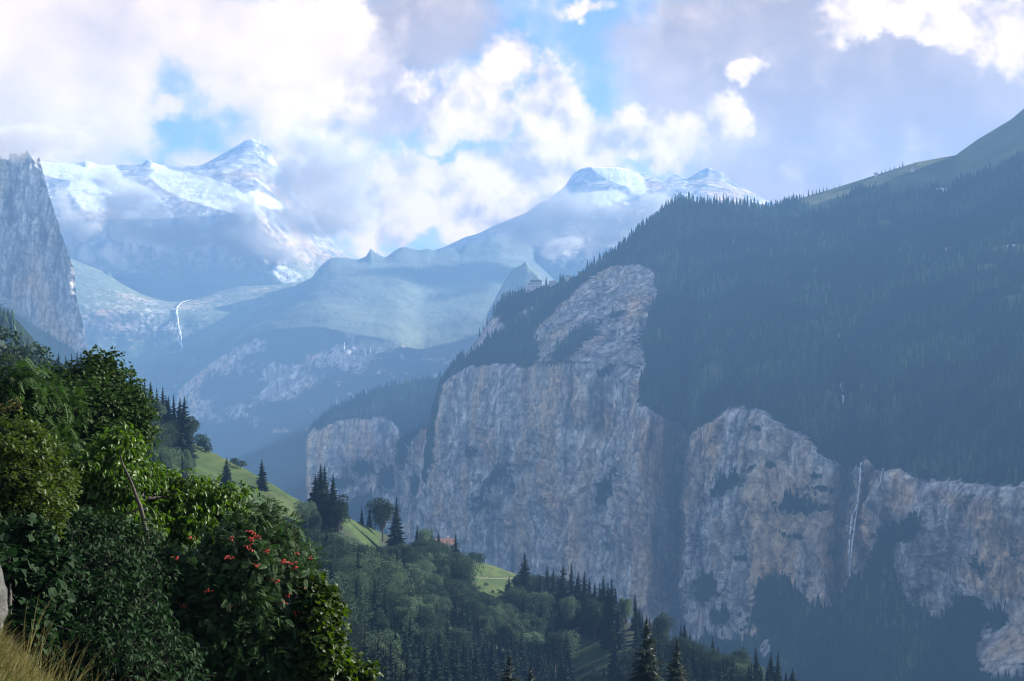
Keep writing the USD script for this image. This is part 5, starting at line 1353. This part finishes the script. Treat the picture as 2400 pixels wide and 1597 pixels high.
# ------------------------------------------------------------------ buildings
WALLM = material('pale_plaster', {'g': ('geometry', {}), 'n': ('noise_texture', {'scale': .4, 'detail': 4.0}), 'r': ('rgb_ramp', {'ramp': [(.3, (.52, .49, .46)), (.7, (.66, .63, .60))]}), 'p': ('principled_bsdf', {'roughness': .9})}, [('g.position', 'n.vector'), ('n.fac', 'r.fac'), ('r.color', 'p.base_color')], surface='p.BSDF')
TIMBER = material('chalet_timber', {'g': ('geometry', {}), 'n': ('noise_texture', {'scale': .8, 'detail': 4.0}), 'r': ('rgb_ramp', {'ramp': [(.3, (.16, .09, .05)), (.7, (.27, .17, .10))]}), 'p': ('principled_bsdf', {'roughness': .9})}, [('g.position', 'n.vector'), ('n.fac', 'r.fac'), ('r.color', 'p.base_color')], surface='p.BSDF')
SLATE = material('slate_roof', {'g': ('geometry', {}), 'n': ('noise_texture', {'scale': 1.2, 'detail': 4.0}), 'r': ('rgb_ramp', {'ramp': [(.3, (.09, .10, .11)), (.7, (.17, .18, .19))]}), 'p': ('principled_bsdf', {'roughness': .7})}, [('g.position', 'n.vector'), ('n.fac', 'r.fac'), ('r.color', 'p.base_color')], surface='p.BSDF')
TILE = material('red_tile_roof', {'g': ('geometry', {}), 'n': ('noise_texture', {'scale': 1.5, 'detail': 5.0}), 'r': ('rgb_ramp', {'ramp': [(.3, (.10, .055, .05)), (.7, (.16, .09, .08))]}), 'p': ('principled_bsdf', {'roughness': .85})}, [('g.position', 'n.vector'), ('n.fac', 'r.fac'), ('r.color', 'p.base_color')], surface='p.BSDF')
PANE = material('dark_window', {'p': ('principled_bsdf', {'base_color': (.03, .035, .045), 'roughness': .2})}, surface='p.BSDF')
SHEETM = material('white_sheet_metal', {'p': ('principled_bsdf', {'base_color': (.92, .92, .92), 'roughness': .45})}, surface='p.BSDF')


def bx(b, x0, x1, y0, y1, z0, z1):
    m = trimesh.creation.box(bounds=[(x0, y0, z0), (x1, y1, z1)])
    b.add(m.vertices, m.faces)


def gable(b, x0, x1, y0, y1, z0, z1, hip=0.0):
    """Roof with its ridge along x."""
    ym = (y0 + y1) / 2
    v = [(x0, y0, z0), (x1, y0, z0), (x1, y1, z0), (x0, y1, z0), (x0 + hip, ym, z1), (x1 - hip, ym, z1)]
    b.add(v, [[0, 1, 5], [0, 5, 4], [2, 3, 4], [2, 4, 5], [1, 2, 5], [3, 0, 4], [0, 2, 1], [0, 3, 2]])


def house(name, label, category, loc, rot, w, d, h, roof_h, wall, roof, cols_, floors, hip=0.0, eave=.8, sink=6.0):
    t = thing(name, label, category, loc, rot)
    b = Bag()
    bx(b, -w / 2, w / 2, -d / 2, d / 2, -sink, h)
    mesh('wall', b.get(), wall, t)
    b = Bag()
    gable(b, -w / 2 - eave, w / 2 + eave, -d / 2 - eave, d / 2 + eave, h + .01, h + roof_h, hip)
    r = mesh('roof', b.get(), roof, t)
    b = Bag()
    bx(b, w * .18, w * .18 + 1.0, .6, 1.6, h + roof_h * .3, h + roof_h + 1.0)
    mesh('chimney', b.get(), wall, t)
    for i in range(cols_):
        for k in range(floors):
            b = Bag()
            x, z = (-.5 + (i + .5) / cols_) * w, (k + .35) * h / floors
            bx(b, x - w / cols_ * .22, x + w / cols_ * .22, -d / 2 - .06, -d / 2 + .1, z, z + h / floors * .45)
            mesh('window', b.get(), PANE, t)
    return t


def on_ridge(px, dy=0):
    return at(px, float(RIDGE(px)) + dy, float(np.maximum(RIDGE_Y(px), wall_depth(px) + 25)) - 10)


# the big hotel on the cliff edge, with its mansard roof and low wing
p = on_ridge(1255, 4)
t = thing('hotel', 'large pale hotel with curved mansard roof on the cliff edge of the far village', 'hotel', p, 0)
for nm, mat, bounds in (('wall', WALLM, [(-16, -9, -14, 9, 0, 0)]),):
    b = Bag()
    bx(b, -15, 17, -8, 9, -12, 15.5)
    mesh('wall', b.get(), WALLM, t)
b = Bag()
prof = [(-16.2, 17.2, 15.6), (-15.6, 17.6, 16.2), (-13.6, 15.6, 20.0), (-10.5, 12.5, 22.2)]
v = []
for x0, x1, z in prof:
    iy = 0 if z < 17 else (z - 16) * .75
    v += [(x0, -9.0 + iy, z), (x1, -9.0 + iy, z), (x1, 10.0 - iy, z), (x0, 10.0 - iy, z)]
f = []
for k in range(len(prof) - 1):
    for i in range(4):
        a, c = 4 * k + i, 4 * k + (i + 1) % 4
        f += [[a, c, c + 4], [a, c + 4, a + 4]]
n = 4 * (len(prof) - 1)
f += [[n, n + 1, n + 2], [n, n + 2, n + 3], [0, 2, 1], [0, 3, 2]]
b.add(v, f)
mesh('roof', b.get(), SLATE, t)
b = Bag()
bx(b, -.7, .7, -.7, .7, 22.0, 24.2)
mesh('chimney', b.get(), WALLM, t)
b = Bag()
bx(b, -27, -15.05, -7, 5, -12, 8.5)
mesh('wing', b.get(), WALLM, t)
b = Bag()
bx(b, -19.5, -15.1, -6.5, 3, 8.55, 12.5)
mesh('stair_tower', b.get(), SLATE, t)
for i in range(8):
    for k in range(4):
        b = Bag()
        x, z = -13 + i * 4.0, -1.0 + k * 4.0
        bx(b, x - .7, x + .7, -8.06, -7.9, z, z + 2.0)
        mesh('window', b.get(), PANE, t)
house('village_house', 'pale gabled house with dark roof right of the big hotel', 'house', on_ridge(1295, 4), 0, 20, 12, 9, 5, WALLM, SLATE, 5, 2, 3)
house('village_house', 'low dark house between the hotel and the gabled house', 'house', on_ridge(1277, 5), 10, 9, 9, 5, 3, TIMBER, SLATE, 2, 1)
house('village_house', 'grey stepped house up the ridge beyond the round tree', 'house', on_ridge(1332, 3), -10, 12, 10, 9, 4, WALLM, SLATE, 3, 2)
house('village_house', 'long low house highest on the village ridge', 'house', on_ridge(1363, 3), -8, 15, 9, 6, 3, TIMBER, SLATE, 4, 1)
house('village_house', 'small house at the left end of the village ridge', 'house', on_ridge(1200, 2), 5, 12, 9, 6, 3, WALLM, SLATE, 3, 1)
q = on_ridge(1317, 2)
copy_of(BROADLEAF_D[0], 'leafy_tree', 'round tree between the houses on the village ridge', 'tree', q - [0, 0, 4], 0, (17, 17, 17))
# long white shed on the alp
q = on_grid(WALL, wall_px, wall_py, [2203], [450])[0]
t = thing('alp_shed', 'long bright white flat shed in three sections on the alp below the right ridge', 'shed', q + [0, -12, 3], -8)
for k, (x0, x1) in enumerate(((-13, -6.5), (-5, 2.6), (4, 13))):
    b = Bag()
    bx(b, x0, x1, -5, 5, -6, 4.2)
    mesh('section', b.get(), SHEETM, t)
    b = Bag()
    gable(b, x0 - .4, x1 + .4, -5.5, 5.5, 4.22, 5.3)
    mesh('roof', b.get(), SHEETM, t)
for px, py, w, lab in ((2140, 400, 9, 'small chalet on the bright alp meadow'), (2052, 408, 8, 'chalet at the edge of the trees on the alp'), (2220, 588, 10, 'pale roofed barn in the clearing of the forest'), (2365, 583, 12, 'long barn at the right edge clearing')):
    q = on_grid(WALL, wall_px, wall_py, [px], [py])[0]
    house('alp_chalet', lab, 'chalet', q + [0, -4, 1], 5, w, 7, 4, 3, WALLM, SHEETM if py > 500 else TILE, 2, 1)
# red roofed house behind the spruces
x = (1043 - 1200) / FOC * 800
zt = at(1043, 1262, 800)[2]
house('red_roofed_house', 'house with faded red tile roof half hidden behind spruces', 'house', (x, 800, zt - 7.2), 18, 9, 8, 4.2, 3.0, WALLM, TILE, 3, 1)

# ------------------------------------------------------------------ pasture fences: weathered posts and wire
POST = material('weathered_post', {'g': ('geometry', {}), 'n': ('noise_texture', {'scale': 9.0, 'detail': 3.0}), 'r': ('rgb_ramp', {'ramp': [(.3, (.10, .085, .07)), (.7, (.22, .19, .16))]}), 'p': ('principled_bsdf', {'roughness': .95})}, [('g.position', 'n.vector'), ('n.fac', 'r.fac'), ('r.color', 'p.base_color')], surface='p.BSDF')


def fence(label, pts, n, hp=1.3, wid=.11, scale_Y=.985):
    rng = np.random.default_rng(int(pts[0][0]))
    a = np.array(pts, float)
    px = np.linspace(a[0, 0], a[-1, 0], n)
    Y = np.interp(px, a[:, 0], a[:, 1])
    g = np.stack([(px - 1200) / FOC * Y, Y, ground_pY(px, Y)], -1)
    t = thing('pasture_fence', label, 'fence', g[0])
    tops = []
    for p in g - g[0]:
        b = Bag()
        h = hp * rng.uniform(.85, 1.15)
        e = p + [rng.normal(0, .05), rng.normal(0, .05), h]
        b.tube([p - [0, 0, .4], e], [wid * .55, wid * .5], 6)
        b.add([e + [.05, 0, 0], e + [-.03, .05, 0], e + [-.03, -.05, 0], e + [0, 0, .06]], [[0, 1, 3], [1, 2, 3], [2, 0, 3]])
        mesh('post', b.get(), POST, t)
        tops.append(e)
    for k in (.12, .6):
        b = Bag()
        b.tube(np.array(tops) - [0, 0, k], .012, 4)
        mesh('wire', b.get(), POST, t)
    return t


fence('wire fence with thin posts along the meadow ridge left of the spruce clump', [(632, 640), (700, 640), (722, 638)], 8)
fence('fence of posts along the path under the bright meadow', [(1096, 775), (1130, 790), (1208, 838)], 12, 1.2)
fence('row of posts on top of the bright meadow', [(1105, 808), (1205, 840)], 7, 1.2)
# pale path below the bright meadow
px = np.linspace(1094, 1212, 40)
Y = np.interp(px, [1094, 1130, 1212], [772, 787, 838])
pts = []
for o in (-1, 1):
    pts.append(np.stack([(px - 1200) / FOC * (Y + o * 1.3), Y + o * 1.3, ground_pY(px, Y + o * 1.3) + .12], -1))
pv = np.concatenate(pts)
mesh('meadow_path', (pv, grid_faces(2, 40)), material('path_gravel', {'g': ('geometry', {}), 'n': ('noise_texture', {'scale': .6, 'detail': 4.0}), 'r': ('rgb_ramp', {'ramp': [(.3, (.06, .065, .03)), (.7, (.12, .11, .06))]}), 'p': ('principled_bsdf', {'roughness': .95})}, [('g.position', 'n.vector'), ('n.fac', 'r.fac'), ('r.color', 'p.base_color')], surface='p.BSDF'), kind='structure')

# ------------------------------------------------------------------ low clouds hanging on the mountains
def low_cloud(label, blobs, Y, thick, density=.016, grain=170.0, seed=0):
    """Drifting vapour: a closed hull whose volume is dense in the heart of each lobe and frays out to nothing before the hull."""
    s = Y / FOC
    c0 = at(blobs[0][0], blobs[0][1], Y)
    n = {'t': ('geometry', {}), 'o': ('vector_math', {'math_type': 'subtract', 'vector2': tuple(float(v) for v in c0)}),
         'wn': ('noise_texture', {'scale': 1 / (grain * 1.6), 'detail': 2.0}), 'wc': ('vector_math', {'math_type': 'subtract', 'vector2': (.5, .5, .5)}), 'ws': ('vector_math', {'math_type': 'scale', 'scale': grain * .9}), 'wp': ('vector_math', {'math_type': 'add'}),
         'n1': ('noise_texture', {'scale': 1 / grain, 'detail': 5.0, 'roughness': .58}),
         'hd': ('math', {'math_type': 'multiply_add', 'value2': 1.5}), 'ho': ('math', {'math_type': 'subtract', 'value2': .86}),
         'mr': ('map_range', {'range_type': 'smoothstep', 'from_min': 0.0, 'from_max': .42, 'to_min': 0.0, 'to_max': density, 'clamp': True}),
         'v': ('principled_volume', {'color': (.995, .995, 1.0), 'anisotropy': .0})}
    l = [('t.position', 'o.vector1'), ('o.vector', 'wn.vector'), ('wn.color', 'wc.vector1'), ('wc.vector', 'ws.vector1'), ('o.vector', 'wp.vector1'), ('ws.vector', 'wp.vector2'), ('o.vector', 'n1.vector')]
    last, lo, hi = None, [], []
    for i, (x, y, rx, ry) in enumerate(blobs):
        c = at(x, y, Y) - c0
        R = np.array([rx * s * 1.5, thick * 1.4, ry * s * 1.5])
        lo.append(c - R * 1.12)
        hi.append(c + R * 1.12)
        n[f'm{i}'] = ('mapping', {'scale': tuple(1 / R), 'location': tuple(-c / R)})
        n[f'g{i}'] = ('gradient_texture', {'gradient_type': 'spherical'})
        l += [('wp.vector', f'm{i}.vector'), (f'm{i}.vector', f'g{i}.vector')]
        if last:
            n[f'x{i}'] = ('math', {'math_type': 'maximum'})
            l += [(last, f'x{i}.value1'), (f'g{i}.fac', f'x{i}.value2')]
            last = f'x{i}.value'
        else:
            last = f'g{i}.fac'
    l += [('n1.fac', 'hd.value1'), (last, 'hd.value3'), ('hd.value', 'ho.value1'), ('ho.value', 'mr.value'), ('mr.result', 'v.density')]
    k = names.get(('m', 'cloud'), 0)
    names[('m', 'cloud')] = k + 1
    mat = material(f'cloud_vapour_{k}', n, l, volume='v.volume')
    hull = trimesh.creation.box(bounds=[np.min(lo, 0) - 15, np.max(hi, 0) + 15])
    g = usdkit.mesh(stage, numbered('low_cloud'), (hull.vertices + c0, hull.faces), mat)
    tag(g, label, 'cloud')


low_cloud('soft white cloud hiding the top of the rock pillar at the left edge', [(x, 352 + 6 * math.sin(x * .11), 44, 22) for x in range(-90, 110, 36)] + [(60, 325, 90, 30), (-40, 322, 90, 30), (150, 335, 60, 20)], 4190, 70, .0075, 110)
low_cloud('long white cloud lying across the face of the snow range', [(300, 470, 62, 45), (340, 520, 60, 42), (250, 430, 38, 32), (390, 545, 66, 28), (450, 560, 60, 26), (455, 520, 30, 28), (540, 545, 60, 34), (600, 570, 60, 32), (650, 590, 50, 24), (570, 510, 40, 36)], 8150, 110, .0090)
low_cloud('small white cloud beside the edge of the rock pillar', [(165, 520, 30, 26), (195, 540, 36, 18), (148, 475, 16, 34), (215, 535, 20, 14)], 7900, 70, .009, 90)
low_cloud('tall white cloud hiding the right flank of the snow peak', [(760, 400, 90, 76), (715, 350, 62, 42), (800, 470, 80, 46), (675, 430, 44, 66), (850, 495, 36, 24), (700, 500, 60, 50), (760, 530, 110, 30)], 8400, 110, .0065)
low_cloud('white cloud bank lying under the right snow peak', [(1340, 500, 70, 50), (1420, 548, 90, 30), (1500, 520, 56, 36), (1545, 490, 36, 32), (1280, 500, 60, 54), (1430, 505, 46, 20), (1240, 540, 70, 36)], 8700, 110, .0080)
low_cloud('wisp of white cloud under the right cloud bank', [(1310, 578, 30, 16), (1290, 590, 20, 12), (1340, 565, 22, 12)], 8300, 60, .009, 80)

# ------------------------------------------------------------------ the air
hz = trimesh.creation.box(bounds=[(-9050, -3050, -561), (9050, 12050, 1900)])
mesh('haze', hz, material('haze', {'v': ('principled_volume', {'color': HAZE_COLOR, 'density': HAZE_DENSITY, 'anisotropy': .05})}, volume='v.volume'), kind='stuff')
